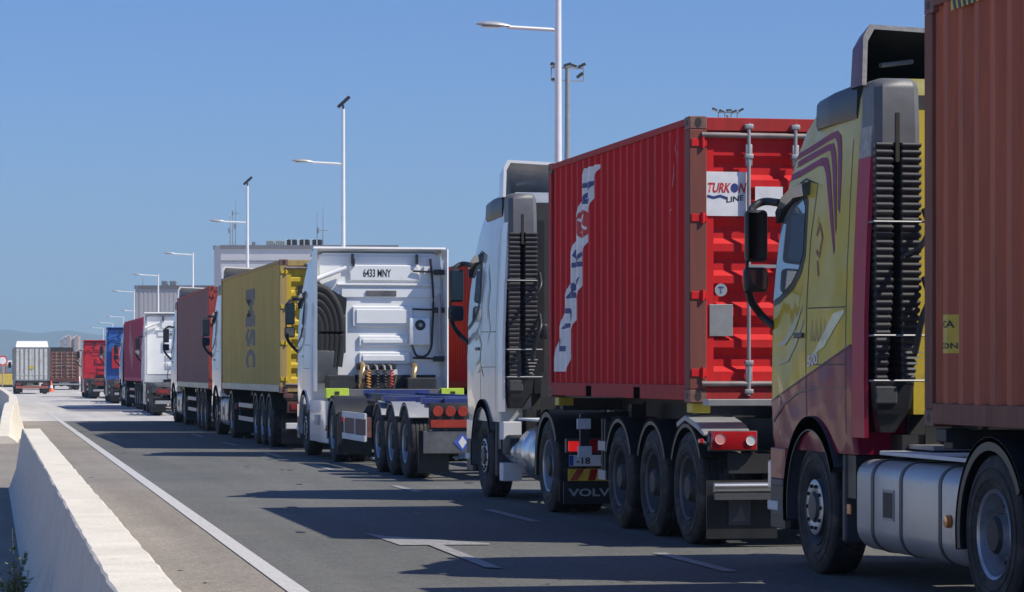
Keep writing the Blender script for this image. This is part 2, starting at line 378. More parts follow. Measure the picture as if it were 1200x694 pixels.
weed(0.43, 17.6, 0.62, 10, 'tall sparse weed growing against the foot of the near barrier')
weed(0.36, 16.6, 0.5, 26, 'dense low green weed at the left foot of the near barrier')
weed(0.28, 20.0, 0.22, 14, 'small dark weed in the dirt left of the near barrier')
weed(0.36, 24.5, 0.18, 12, 'smallest tuft of weed in the dirt farther along the near barrier')

# ------------------------------------------------------------------ air
hz = MB(); hz.b2(-2900, 2900, -60, 6700, -4, 260, BLK); ho = hz.build('haze'); ho['kind'] = 'stuff'
hm = bpy.data.materials.new('haze_air'); hm.use_nodes = True; hn = hm.node_tree; hn.nodes.clear()
hp = hn.nodes.new('ShaderNodeVolumePrincipled'); hp.inputs['Density'].default_value = 0.00021; hp.inputs['Color'].default_value = (0.58, 0.82, 1.0, 1); hp.inputs['Anisotropy'].default_value = 0.0
hx = hn.nodes.new('ShaderNodeOutputMaterial'); hn.links.new(hp.outputs[0], hx.inputs['Volume']); ho.data.materials.clear(); ho.data.materials.append(hm)

# ------------------------------------------------------------------ shipping container
def corr_x(y, L, pitch, d=0.036):
    """depth of the side-wall corrugation at distance y from the rear"""
    a = 0.16; t = ((y - a) % pitch) / pitch
    if y < a or y > L - a: return 0.0
    if t < 0.27: return 0.0
    if t < 0.5: return d * (t - 0.27) / 0.23
    if t < 0.77: return d
    return d * (1 - (t - 0.77) / 0.23)
def corr_breaks(L, pitch):
    out = [0.16]; y = 0.16
    while y < L - 0.16:
        for t in (0.0, 0.27, 0.5, 0.77):
            q = y + t * pitch
            if 0.16 < q < L - 0.16: out.append(q)
        y += pitch
    out.append(L - 0.16); return out
def container(label, loc, rz, L, Hh, paint, frame, door, pitch=0.278, group='shipping containers on the queueing lorries', detail=2, barm=STEEL, name='shipping_container', depth=.036, rail=None):
    t = thing(name, label, 'container', loc, rz, group)
    W = 1.219; zb, zt = 0.16, Hh - 0.075
    br = corr_breaks(L, pitch)
    body = MB()
    for s in (-1, 1):
        rows = []
        for z in (zb, zt): rows += [(s * (W - 0.012 - corr_x(y, L, pitch, depth)), y, z) for y in br]
        n = len(br); body.add(rows, [(i, i + 1, n + i + 1, n + i) for i in range(n - 1)], paint)
    xs = [-W + 0.1 + i * (2 * W - 0.2) / 36 for i in range(37)]
    rows = []
    for z in (zb, zt): rows += [(x, L - 0.03 - (0.04 if (i % 4) in (1, 2) else 0), z) for i, x in enumerate(xs)]
    body.add(rows, [(i, i + 1, 37 + i + 1, 37 + i) for i in range(36)], paint)
    yr = br; rows = []
    for x in (-W + 0.05, W - 0.05): rows += [(x, y, Hh - 0.03 - 0.5 * corr_x(y, L, pitch)) for y in yr]
    body.add(rows, [(i, i + 1, len(yr) + i + 1, len(yr) + i) for i in range(len(yr) - 1)], paint)
    body.b2(-W + .05, W - .05, 0.1, L - 0.1, 0.10, 0.155, frame)
    body.build('body', t)
    fr = MB()
    for s in (-1, 1):
        x0, x1 = s * W, s * (W - 0.06)
        fr.b2(x0, x1, 0.16, L - 0.16, zt, Hh - 0.012, frame)                     # top rail
        fp = [(L / 2 - 1.04, 0.36), (L / 2 + 1.04, 0.36)] if L < 7 else []
        y = 0.16
        for c, wd in fp:
            fr.b2(x0, x1, y, c - wd / 2 + 0.05, 0.02, zb, frame); fr.b2(x0 - s * 0.004, x1, c - wd / 2 + .05, c + wd / 2 - .05, 0.021, 0.13, PSHADE); fr.b2(x0, x1, c - wd / 2 + .05, c + wd / 2 - .05, 0.13, zb, frame); y = c + wd / 2 - 0.05
        fr.b2(x0, x1, y, L - 0.16, 0.02, zb, rail or frame)
        for y0, y1 in ((0.0, 0.16), (L - 0.16, L)):
            fr.b2(x0, s * (W - 0.14), y0 + .004, y1 - .004, 0.12, Hh - 0.12, frame)
    fr.b2(-W + .14, W - .14, 0.0, 0.12, 0.02, 0.14, frame); fr.b2(-W + .14, W - .14, 0.01, 0.12, Hh - 0.13, Hh - 0.01, frame)
    fr.b2(-W + .14, W - .14, L - .12, L, 0.02, 0.14, frame); fr.b2(-W + .14, W - .14, L - .12, L, Hh - 0.11, Hh - 0.012, frame)
    fr.build('frame', t, bevel=0.006 if detail > 1 else 0)
    for s in (-1, 1):
        for y0 in (0, L - 0.178):
            for z0 in (0, Hh - 0.118):
                if detail < 2 and (y0 > 0): continue
                cc = MB(); x0, x1 = s * (W + 0.001), s * (W - 0.162)
                cc.b2(x0, x1, y0 - .001, y0 + 0.178, z0, z0 + 0.118, CAST if detail > 1 else frame, ch=0.008)
                k = -1 if y0 == 0 else 1; yy = y0 - .002 if y0 == 0 else y0 + .179
                ov = lambda a, b, n=10: [(a * math.cos(6.2832 * i / n), b * math.sin(6.2832 * i / n)) for i in range(n)]
                cc.prism([(s * (W - 0.08) + p, z0 + 0.059 + q) for p, q in ov(.032, .045)], 'y', yy, yy + 0.001 * k, SEAM)
                cc.prism([(y0 + 0.089 + p, z0 + 0.059 + q) for p, q in ov(.038, .03)], 'x', s * (W + .0015), s * (W + .0025), SEAM)
                cc.build('corner_casting', t)
    # doors: each a framed leaf pressed with level ribs
    Ht = Hh - 0.14; Hb = 0.15; dw = W - 0.14
    for s in (-1, 1):
        d = MB(); xo = s * dw; xi = s * 0.012
        zs = [Hb + 0.07]; prof = []
        z = Hb + 0.07; p = 0.29
        while z < Ht - 0.2:
            prof += [(z, 0.03), (z + 0.06, 0.03), (z + 0.11, 0.075), (z + 0.21, 0.075), (z + 0.28, 0.03)] ; z += p
        prof = [q for q in prof if q[0] < Ht - 0.06] + [(Ht - 0.05, 0.03)]
        xa, xb = s * (dw - 0.09), s * 0.07
        vs = [(xa, q[1], q[0]) for q in prof] + [(xb, q[1], q[0]) for q in prof]; n = len(prof)
        d.add(vs, [(i, i + 1, n + i + 1, n + i) for i in range(n - 1)], door)
        for xx in (xa, xb):
            d.add([(xx, 0.03, prof[0][0]), (xx, 0.08, prof[0][0]), (xx, 0.08, prof[-1][0]), (xx, 0.03, prof[-1][0])], [(0, 1, 2, 3)], door)
        d.b2(xo, xa, 0.022, 0.08, Hb, Ht, door); d.b2(xi, xb, 0.022, 0.08, Hb, Ht, door)
        d.b2(xa, xb, 0.024, 0.08, Hb, Hb + 0.07, door); d.b2(xa, xb, 0.024, 0.08, Ht - 0.06, Ht, door)
        dd = d.build('door', t)
        if detail > 1:
            g = MB(); g.b2(s * (dw + 0.0), s * (dw + 0.012), 0.015, 0.05, Hb, Ht, SEAM); g.b2(-0.011 * s, 0.011 * s, 0.02, 0.05, Hb, Ht, SEAM) if s > 0 else None
            g.build('seal', dd)
        for k, zz in enumerate((0.27, 0.97, 1.67, 2.35)):
            zz = zz / 2.59 * Hh
            h = MB(); h.b2(s * (dw - 0.02), s * (dw + 0.125), -0.012, 0.025, zz - 0.035, zz + 0.035, door, ch=.004); h.tube([(s * (dw + 0.02), -0.014, zz - 0.05), (s * (dw + 0.02), -0.014, zz + 0.05)], 0.016, door, n=8)
            h.build('hinge', dd)
        if detail > 0:
            for xb_ in (0.43, 0.87) if True else ():
                xx = s * (1.0 - xb_ + 0.0) if False else s * (W - (0.55 if xb_ < 0.6 else 0.99))
                lb = MB(); lb.tube([(xx, -0.018, 0.06), (xx, -0.018, Hh - 0.06)], 0.018, barm, n=10)
                for zz in (0.10, 0.36, Hh - 0.36, Hh - 0.09):
                    lb.b2(xx - 0.04, xx + 0.04, -0.04, 0.022, zz - 0.022, zz + 0.022, barm, ch=.008)
                for zz in (0.30, Hh - 0.33): lb.b2(xx - 0.032, xx + 0.032, -0.03, 0.0, zz - 0.12, zz + 0.08, barm, ch=.01)
                lb.build('locking_bar', dd, smooth=40)
                hd = MB(); hd.b2(xx + s * 0.02, xx - s * 0.34, -0.052, -0.04, 1.22, 1.25, barm); hd.b2(xx - s * 0.28, xx - s * 0.35, -0.05, 0.02, 1.19, 1.28, barm); hd.build('handle', dd)
        if detail > 1:
            for zz in (Hb + 0.02, Ht - 0.03):
                q = MB(); q.tube([(s * 0.03, -0.006, zz), (s * (dw + 0.03), -0.006, zz)], 0.026, M('gap_shade_brown', (0.24, 0.2, 0.19), 0.5, 0.2, var=0.3), n=10); q.build('gutter_shade_bar', t, smooth=40)  # shading of the gaps above and below the doors, modelled as grey-brown tubes
    return t

# ------------------------------------------------------------------ wheels
def wheel(parent, x, y, side, r=0.51, wd=0.30, kind='drive', n=40, rim=None):
    """side -1: outer face towards -x. kind: front (domed hub), drive (deep dish), trailer (deep single)"""
    RM = rim or RIM
    t = MB(); h = wd / 2; s = side
    rr = 0.292
    prof = [(-h * .80, rr), (-h * .98, rr + .04), (-h, rr + .10), (-h * .97, r - .07), (-h * .9, r - .025), (-h * .8, r - .004)]
    g = wd * 0.8 / 5
    pr_ = prof[:]
    for k in range(5):
        a = -h * .8 + k * g
        pr_ += [(a + g * .12, r), (a + g * .8, r)]
        if k < 4: pr_ += [(a + g * .84, r - .012), (a + g * 1.06, r - .012)]
    pr_ += [(-a_, b_) for a_, b_ in prof[::-1]]
    t.lathe([(s * -a, b) for a, b in pr_], TYRE, 'x', (0, 0, 0), n)
    for q in (0.36, 0.43):
        t.lathe([(s * (h + 0.000), q - .004), (s * (h + 0.004), q), (s * (h + 0.000), q + .004)], TYRE, 'x', (0, 0, 0), n)
    w_ = thing_part('wheel', parent, (x, y, r)); t.build('tyre', w_, smooth=35)
    m = MB()
    if kind == 'front':
        m.lathe([(s * h * .82, rr + .005), (s * (h * .92), rr - .004), (s * (h * .80), rr - .02), (s * (h * .45), rr - .045), (s * (h * .50), .235), (s * (h * .92), .205), (s * (h * .96), .13), (s * (h * .9), .118), (s * (h * 1.12), .10), (s * (h * 1.15), .0)], SATIN if RM is RIM else RM, 'x', (0, 0, 0), n)
        m.lathe([(s * (h * .965), .215), (s * (h * .985), .21), (s * (h * .985), .125), (s * (h * .965), .12)], RIM, 'x', (0, 0, 0), n)
        for k in range(10):
            a = 2 * math.pi * k / 10; m.lathe([(s * (h * .98), .017), (s * (h * 1.12), .014), (s * (h * 1.13), 0)], CHAS, 'x', (0, .168 * math.cos(a), .168 * math.sin(a)), 6)
            a += math.pi / 10
    else:
        dd = -0.02 if kind == 'drive' else 0.02
        m.lathe([(s * h * .82, rr + .005), (s * (h * .93), rr - .003), (s * (h * .84), rr - .022), (s * (h * .3), rr - .04), (s * (dd + .02), rr - .055), (s * dd, .235), (s * (dd + .0), .15), (s * (dd + .13), .125), (s * (dd + .15), .10), (s * (dd + .15), .0)], RM, 'x', (0, 0, 0), n)
        for k in range(10):
            a = 2 * math.pi * k / 10; m.lathe([(s * dd, .019), (s * (dd + .05), .014), (s * (dd + .051), 0)], CHAS, 'x', (0, .195 * math.cos(a), .195 * math.sin(a)), 6)
        m.lathe([(s * (dd + .13), .127), (s * (dd + .155), .103), (s * (dd + .157), .0)], CHAS, 'x', (0, 0, 0), 20)
    m.build('rim', w_, smooth=35)
    return w_
def thing_part(name, parent, loc=(0, 0, 0)):
    o = bpy.data.objects.new(name, None); COL.objects.link(o); o.parent = parent; o.location = loc; o.empty_display_size = .1
    return o
PROTOW = {}
def put_wheel(parent, x, y, side, r=0.51, wd=0.30, kind='drive', n=40, rim=None):
    k = (side, r, wd, kind, n, rim.name if rim else '')
    if k not in PROTOW:
        PROTOW[k] = wheel(parent, x, y, side, r, wd, kind, n, rim); return PROTOW[k]
    src = PROTOW[k]; c = src.copy(); COL.objects.link(c); c.parent = parent; c.location = (x, y, r)
    for ch in src.children:
        d = ch.copy(); COL.objects.link(d); d.parent = c; d.rotation_euler = (random.uniform(0, 6), 0, 0)
    return c
def arc_guard(name, parent, x0, x1, y, z, r, a0, a1, mat, th=0.02, lip=0.05, n=16, flat=None):
    """curved mudguard; angles in degrees, 0 = forward, 90 = up"""
    mb = MB(); rings = []
    for k in range(n + 1):
        a = R(sm(a0, a1, k / n)); c_, s_ = math.cos(a), math.sin(a)
        P = lambda rad, x: (x, y + rad * c_, z + rad * s_)
        rings.append([P(r, x0), P(r + th, x0), P(r + th, x1), P(r, x1), P(r, x1 - (x1 - x0) * .06), P(r - lip * .0, x1 - (x1 - x0) * .06), P(r, x0 + (x1 - x0) * .06)])
    mb.loft(rings, mat)
    for xx, dx in ((x0, (x1 - x0) * .03), (x1, -(x1 - x0) * .03)):
        rr = []
        for k in range(n + 1):
            a = R(sm(a0, a1, k / n)); c_, s_ = math.cos(a), math.sin(a)
            rr.append([(xx, y + q * c_, z + q * s_) for q in (r - lip, r + th + .002)] + [(xx + dx, y + q * c_, z + q * s_) for q in (r + th + .002, r - lip)])
        mb.loft(rr, mat)
    return mb.build(name, parent, smooth=40)

# ------------------------------------------------------------------ skeletal container trailer (origin: ground, rear end, centre line; +y forward)
def trailer(label, loc, rz, L=10.6, axles=(1.35, 2.7, 4.05), mat=CHAS, deck=1.20, rim=None, guard='single', rear='plain', legs=7.6, group='container trailers in the queue', lod=1, r=0.51, bolster=YEL, gm=BLK, front_bolster=None, side_guard=None, bols=None):
    t = thing('container_trailer', label, 'trailer', loc, rz, group)
    f = MB(); gn = L - 2.6
    for s in (-1, 1):
        f.b2(s * .38, s * .52, 0, gn, deck - .035, deck - .005, mat); f.b2(s * .38, s * .52, 0, gn, deck - .42, deck - .39, mat); f.b2(s * .44, s * .455, 0, gn, deck - .39, deck - .035, mat)
        f.prism([(gn, deck - .42), (gn + .5, deck - .16), (L, deck - .14), (L, deck - .005), (gn, deck - .005)], 'x', s * .42, s * .48, mat)
        f.b2(s * .38, s * .52, gn, L, deck - .03, deck - .006, mat)
    for y in [0.08 + k * 1.05 for k in range(int(L / 1.05))] + [L - .08]:
        f.b2(-.45, .45, y - .05, y + .05, deck - .25 if y < gn else deck - .13, deck - .06 if y < gn else deck - .04, mat)
    f.build('frame', t, bevel=0)
    for y in (bols or (0.15, L - 6.5, L - .15)):
        if y > L - 1 and front_bolster is not None: continue
        b = MB(); b.b2(-1.15, 1.15, y - .09, y + .09, deck - .14, deck - .01, mat, ch=.01)
        for s in (-1, 1): b.b2(s * 1.03, s * 1.2, y - .1, y + .1, deck - .09, deck + .0, bolster, ch=.008)
        b.build('bolster', t)
    if front_bolster is not None:
        b = MB(); y = L - .1
        b.b2(-1.2, 1.2, y - .1, y + .1, deck - .1, deck + .06, CHASG, ch=.01); b.b2(-.55, .62, y - .108, y - .1, deck - .06, deck + .05, CHASB)
        for s in (-1, 1): b.b2(s * .83, s * 1.24, y - .13, y + .11, deck - .1, deck + .075, front_bolster, ch=.008); b.b2(s * 1.0, s * 1.08, y - .14, y - .13, deck - .04, deck + .02, SEAM)
        b.build('bolster', t)
    # axles, springs, wheels
    for y in axles:
        ax = MB(); ax.tube([(-.95, y, r), (.95, y, r)], .065, CHAS, n=10)
        for s in (-1, 1):
            ax.b2(s * .36, s * .54, y - .12, y + .5, r + .04, r + .13, CHAS); ax.lathe([(r + .1, .13), (r + .16, .15), (r + .26, .15), (r + .32, .12)], BLK, 'z', (s * .46, y - .12, 0), 16)
            ax.lathe([(-.08, .2), (.08, .2)], CHAS, 'x', (s * .78, y, r), 20, cap=True)
        ax.build('axle', t)
        for s in (-1, 1):
            put_wheel(t, s * 1.045, y, s, r, .37, 'trailer', 40 if lod > 0 else 24, rim)
            if guard == 'single': arc_guard('mudguard', t, s * .86, s * 1.235, y, r, r + .075, 25, 155 if y > axles[0] + .1 else 150, gm, lip=.035)
            elif guard == 'open': arc_guard('mudguard', t, s * .86, s * 1.235, y, r, r + .07, 40, 140, gm, lip=.02)
    if rear == 'lit':
        # tail of the second lorry: grey guard top, lamp clusters, tube bumper, flap
        for s in (-1, 1):
            q = MB(); q.prism([(axles[0] + .30, 1.10), (axles[0] + .0, 1.17), (axles[0] - .45, 1.10), (.02, 1.02), (.02, .99), (axles[0] - .4, 1.05), (axles[0] + .0, 1.12), (axles[0] + .28, 1.05)], 'x', s * .80, s * 1.245, STEEL); q.build('mudguard_tail', t, bevel=.01)
            l = MB(); l.b2(s * .75, s * 1.19, .0, .09, .86, 1.04, SATIN, ch=.01)
            l.b2(s * .76, s * 1.18, -.02, .0, .87, 1.035, REDL, ch=.015); l.lathe([(-.035, .05), (-.03, .045), (-.03, 0)], M('pink_lens', (.7, .3, .28), .12, coat=1), 'y', (s * 1.1, 0, .97), 16); l.lathe([(-.035, .045), (-.03, .04), (-.03, 0)], CLEARL, 'y', (s * .82, 0, .955), 16)
            l.build('tail_light', t, smooth=40)
            mk = MB(); mk.tube([(s * 1.15, .05, .9), (s * 1.27, .0, .95)], .016, SATIN); mk.box((s * 1.27, 0, .95), (.04, .06, .045), REDL, ch=.01); mk.build('side_marker', t)
            fl = MB(); fl.b2(s * .55, s * 1.2, .06, .08, .08, .60, BLK); e = fl.build('mud_flap', t)
            ee = MB(); ee.b2(s * .80, s * 1.0, .05, .06, .2, .42, SATIN); ee.prism([(s * .90, .385), (s * .83, .235), (s * .97, .235), (s * .90, .34), ], 'y', .046, .05, CHASG); ee.build('emblem', e)
        b = MB(); b.tube([(-1.16, -.02, .54), (1.16, -.02, .54)], .045, ALU, n=14)
        b.b2(-1.15, 1.15, -.05, .02, .43, .49, ALU)
        for s in (-1, 1): b.b2(s * .42, s * .5, .0, .1, .45, deck - .1, CHAS)
        b.build('bumper', t, smooth=40)
        p = MB(); p.b2(-1.0, 1.0, .06, .1, .66, .84, CHAS); p.b2(-.60, .6, -.01, .05, 1.0, 1.1, CHAS); p.build('rear_panel', t)
        p = MB(); p.b2(-1.2, 1.2, .02, .2, deck - .02, deck + .04, STEEL, ch=.005); p.build('rear_sill', t)
    elif rear == 'plate':
        b = MB(); b.b2(-1.2, 1.2, -.02, .02, .40, .72, M('dull_plate', (.17, .17, .18), .4, .4, var=.3), ch=.008); bo = b.build('bumper', t)
        for s in (-1, 1):
            l = MB(); l.b2(s * .48, s * 1.12, -.03, .03, .74, 1.12, CHAS, ch=.01)
            for k in range(3): l.lathe([(-.06, .07), (-.055, .075), (-.03, .075)], M('dim_lamp', (.38, .05, .03), .25, coat=.7), 'y', (s * (.64 + .18 * k), 0, 1.0), 16, cap=True)
            l.b2(s * .5, s * 1.1, -.045, -.03, .77, .88, M('dim_lamp', (.38, .05, .03), .25, coat=.7)); l.build('tail_light', t, smooth=40)
            fl = MB(); fl.b2(s * .8, s * 1.24, .18, .2, .12, .72, BLK); fl.build('mud_flap', t)
            e = MB(); e.prism([(-.64, .56 + .13), (-.64 + .13, .56), (-.64, .43), (-.77, .56)], 'y', -.026, -.022, M('blue_emblem', (.06, .12, .5), .4)); e.prism([(-.64, .65), (-.58, .56), (-.64, .47), (-.70, .56)], 'y', -.029, -.026, LETW)
        e.build('emblem', bo)
        q = MB(); q.b2(-.9, .9, 0.0, .12, deck - .12, deck, mat, ch=.01); q.build('rear_sill', t)
    else:
        l = MB(); l.b2(-1.15, 1.15, -.01, .06, .74, .96, M('red_tail_board', (.10, .03, .025), .6, var=.3), ch=.01); l.build('lamp_board', t)
        b = MB(); b.b2(-1.18, 1.18, -.04, .04, .42, .54, WDULL if rear == 'white' else STEEL, ch=.01)
        for s in (-1, 1): b.b2(s * .42, s * .5, .0, .1, .48, deck - .3, CHAS)
        b.build('bumper', t)
        for s in (-1, 1):
            l = MB(); l.b2(s * .74, s * 1.08, -.03, -.012, .80, .92, M('dull_red_lens', (.25, .02, .02), .3, coat=.5), ch=.01); l.build('tail_light', t)
            fl = MB(); fl.b2(s * .8, s * 1.22, .3, .32, .12, .62, BLK); fl.build('mud_flap', t)
    if rear == 'lit':
        g = MB(); g.b2(-1.27, -1.17, 4.82, 4.86, .66, 1.12, BLK); g.b2(-1.31, -1.16, 4.79, 4.82, .96, 1.07, WDULL, ch=.006); g.b2(-1.30, -1.15, 4.79, 4.82, .66, .78, WDULL, ch=.006); g.tube([(-1.22, 4.84, 1.1), (-.6, 4.84, 1.12)], .03, CHAS); g.build('guard_end', t)
    for s in (-1, 1):
        g = MB(); g.b2(s * .62, s * .76, legs - .07, legs + .07, .35, deck - .06, CHAS); g.b2(s * .64, s * .74, legs - .05, legs + .05, .12, .4, STEEL); g.b2(s * .56, s * .84, legs - .13, legs + .13, .09, .13, STEEL, ch=.01); g.build('landing_leg', t)
    if side_guard:
        y0, y1 = side_guard
        for s in (-1, 1):
            g = MB()
            for z in (.48, .84): g.b2(s * 1.2, s * 1.23, y0, y1, z - .05, z + .05, WDULL, ch=.004)
            for y in (y0 + .04, (y0 + y1) / 2, y1 - .04): g.b2(s * 1.19, s * 1.2, y - .04, y + .04, .44, .88, WDULL)
            g.b2(s * 1.1, s * 1.19, y0 + .1, y1 - .1, .5, .82, CHASR); g.build('side_guard', t)
    else:
        for s in (-1, 1):
            y0, y1 = axles[-1] + .75, legs - .35
            g = MB()
            for z in (.5, .8): g.b2(s * 1.17, s * 1.19, y0, y1, z - .05, z + .05, STEEL, ch=.004)
            for y in (y0 + .1, y1 - .1): g.b2(s * 1.13, s * 1.17, y - .03, y + .03, .45, deck - .2, CHAS)
            g.build('side_guard', t)
    return t
CAST = M('corner_casting_steel', (0.20, 0.10, 0.08), 0.65, 0.1, var=0.4, scale=12)

# ------------------------------------------------------------------ tractor unit (origin: ground under the front axle, centre line; +y forward)
LV = [(0.95, 1.235, 1.33), (1.05, 1.245, 1.35), (1.3, 1.25, 1.37), (1.8, 1.25, 1.36), (2.1, 1.245, 1.33), (2.4, 1.235, 1.29), (2.7, 1.22, 1.21), (3.0, 1.205, 1.09), (3.25, 1.19, .90), (3.45, 1.175, .66), (3.6, 1.155, .40), (3.70, 1.12, .12), (3.745, 1.03, -.12)]
LVL = [(z if z < 2.3 else 2.3 + (z - 2.3) * .72, a, b) for z, a, b in LV]           # lower roof
def lv_at(LT, z):
    if z <= LT[0][0]: return LT[0][1:]
    for a, b in zip(LT, LT[1:]):
        if z <= b[0]:
            t = (z - a[0]) / (b[0] - a[0]); return (sm(a[1], b[1], t), sm(a[2], b[2], t))
    return LT[-1][1:]
def side_x(LT, y, z, rear=-1.0, rc=0.34):
    hw, yf = lv_at(LT, z)
    if y > yf - rc:
        q = min(1, (y - (yf - rc)) / rc); return hw - rc * (1 - math.sqrt(max(0, 1 - q * q)))
    if y < rear + .04: return hw - .04 + math.sqrt(max(0, .0016 - (rear + .04 - y) ** 2))
    return hw
def cab_ring(hw, yf, z, rear, rc=.34):
    pts = []
    for k in range(4): a = R(180 + 30 * k); pts.append((-(hw - .04) + .04 * math.cos(a), rear + .04 + .04 * math.sin(a)))
    left = pts[:]; ring = [(x, y) for x, y in left]
    rt = [(-x, y) for x, y in left[::-1]]; ring += rt
    for k in range(9): a = R(0 + 90 * k / 8); ring.append((hw - rc + rc * math.cos(a), yf - rc + rc * math.sin(a)))
    for k in range(9): a = R(90 + 90 * k / 8); ring.append((-(hw - rc) + rc * math.cos(a), yf - rc + rc * math.sin(a)))
    return [(x, y, z) for x, y in ring]
def tractor(label, loc, rz=0.0, paint=WHITE, LT=LV, wb=3.8, style='snorkel', ext=WHITE, lod=1, low=None, rimf=None, tank='box', group='tractor units heading the lorries', defl=None, rear_detail=True, ctrim=BLK, mirr=True, top_ext=None, flap=True, rimm=None):
    t = thing('tractor_unit', label, 'truck', loc, rz, group); rear = -1.0; zt = LT[-1][0]
    low = low or paint
    # cab
    c = MB(); c.loft([cab_ring(hw, yf, z, rear) for z, hw, yf in LT], paint)
    cab = c.build('cab', t, smooth=35)
    cut = MB(); cut.lathe([(-2, .68), (-.0, .68), (2, .68)], SEAM, 'x', (0, 0, .52), 40, cap=True); co = cut.build('arch_cut_tool')
    md = cab.modifiers.new('arch', 'BOOLEAN'); md.operation = 'DIFFERENCE'; md.object = co; md.solver = 'EXACT'
    dg = bpy.context.evaluated_depsgraph_get(); dg.update()
    nm = bpy.data.meshes.new_from_object(cab.evaluated_get(dg)); cab.modifiers.clear(); cab.data = nm; bpy.data.objects.remove(co)
    # front bumper and step, ahead of the wheel
    b = MB(); sec = []
    for z in (.30, .36, .7, .95): sec.append([(x, y, z) for x, y in [(-1.2, .72), (-1.24, .74), (-1.245, 1.12), (-1.12, 1.34), (-.8, 1.4), (.8, 1.4), (1.12, 1.34), (1.245, 1.12), (1.24, .74), (1.2, .72)]])
    b.loft(sec[:3], BLK); b.loft([[(x * .9995, y, z) for x, y, z in sec[2]], sec[3]], low); b.b2(-1.252, -1.2, .92, 1.2, .44, .52, WDULL, ch=.01); b.build('bumper', t, bevel=.01)
    for s in (-1, 1):
        st = MB(); st.b2(s * 1.246, s * 1.0, .76, 1.1, .40, .48, SATIN, ch=.01); st.b2(s * 1.25, s * 1.0, .78, 1.1, .64, .70, SATIN, ch=.01); st.build('step', t)
        hl = MB(); hl.box((s * 1.06, 1.352, .72), (.30, .08, .24), CLEARL, rot=Matrix.Rotation(-s * .4, 3, 'Z'), ch=.02); hl.build('headlight', t)
        arc_guard('wheel_arch', t, s * 1.0, s * 1.272, 0, .52, .60, -12, 152, ctrim, th=.10, lip=.01, n=24)
        gd = MB(); gd.b2(s * .95, s * 1.22, -.72, -.655, .28, .95, SATIN, ch=.02); gd.b2(s * .6, s * 1.2, -.93, -.73, .62, .94, BLK); gd.build('mudguard', t)
        put_wheel(t, s * 1.08, 0, s, .515, .30, 'front', 44 if lod > 0 else 24, rimf)
    ws = MB()
    V = []; zz = [2.0, 2.2, 2.4, 2.7, 2.95]
    for z in zz:
        if z > zt - .3: z = zt - .3
        hw, yf = lv_at(LT, z); V += [(x, yf + .004, z) for x in (-(hw - .33), -.4, .4, hw - .33)]
    ws.add(V, [(r * 4 + i, r * 4 + i + 1, r * 4 + i + 5, r * 4 + i + 4) for r in range(len(zz) - 1) for i in range(3)], GLASS); ws.build('windscreen', cab)
    gr = MB()
    for k in range(6): gr.b2(-.85, .85, 1.36, 1.385, 1.0 + .13 * k, 1.08 + .13 * k, BLK, ch=.01)
    gr.build('grille', cab)
    # side windows, seams: laid on the cab's side
    kz = 1.0 if LT is LV else .9
    WIN = [(1.03, 2.14), (.86, 2.17), (.55, 2.27), (.36, 2.38), (.27, 2.5), (.27, 2.86), (.34, 2.93), (.6, 2.9), (.78, 2.82), (.93, 2.62)]
    WOUT = [(1.13, 2.08), (.86, 2.12), (.5, 2.22), (.30, 2.34), (.21, 2.48), (.21, 2.9), (.30, 2.99), (.62, 2.96), (.86, 2.87), (1.03, 2.62)]
    if LT is not LV: WIN = [(a, 2.1 + (q - 2.1) * .78) for a, q in WIN]; WOUT = [(a, 2.07 + (q - 2.07) * .8) for a, q in WOUT]
    for s in (-1, 1):
        fn = lambda off: (lambda u, v, off=off, s=s: (s * (side_x(LT, u, v) + off), u, v))
        uc = [-.9, .1, .5, .8, .9, 1.0, 1.08, 1.15, 1.2, 1.25]; vc = [z for z, _, _ in LT] + [1.45, 1.6, 1.95, 2.2, 2.3, 2.5, 2.6, 2.85, 2.9]
        wo_ = cuts_patch('window_seal', polys_bm([WOUT]), fn(.004), uc, vc, BLK, cab)
        wi = cuts_patch('side_window', polys_bm([WIN]), fn(.008), uc, vc, GLASS, cab)
        zd = 3.02 if LT is LV else 2.78
        seam = ribbon([(.13, 1.1), (.15, 1.6), (.14, 2.1), (.10, 2.6), (-.02, zd), (.3, zd + .06), (.66, zd)], .014) + ribbon([(1.12, 1.1), (1.12, 1.7), (1.08, 2.05)], .012)
        if lod > 0:
            seam += ribbon([(-.84, 1.1), (-.84, 2.03), (-.84, 3.3 if LT is LV else 2.8)], .010) + ribbon([(.12, 2.06), (-.84, 2.05)], .009) + ribbon([(-.84, 1.62), (.13, 1.62)], .008)
        cuts_patch('door_seam', polys_bm(seam), fn(.003), uc, vc, SEAM, cab)
        hd = MB(); hd.b2(s * 1.252, s * 1.272, .2, .42, 1.83, 1.87, ctrim, ch=.008); hd.build('door_handle', cab)
        if lod > 0:
            vz = MB(); vz.loft([[(s * (side_x(LT, yy, zz_) + o1), yy, zz_ + o2) for o1, o2 in ((.0, -.05), (.06, -.06), (.07, .03), (.0, .06))] for yy, zz_ in ((.18, 3.0 if LT is LV else 2.75), (.45, 3.0 if LT is LV else 2.76), (.72, 2.93 if LT is LV else 2.7), (.9, 2.82 if LT is LV else 2.6))], M('smoked_visor', (.05, .06, .07), .15, coat=1)); vz.build('window_visor', cab, smooth=40)
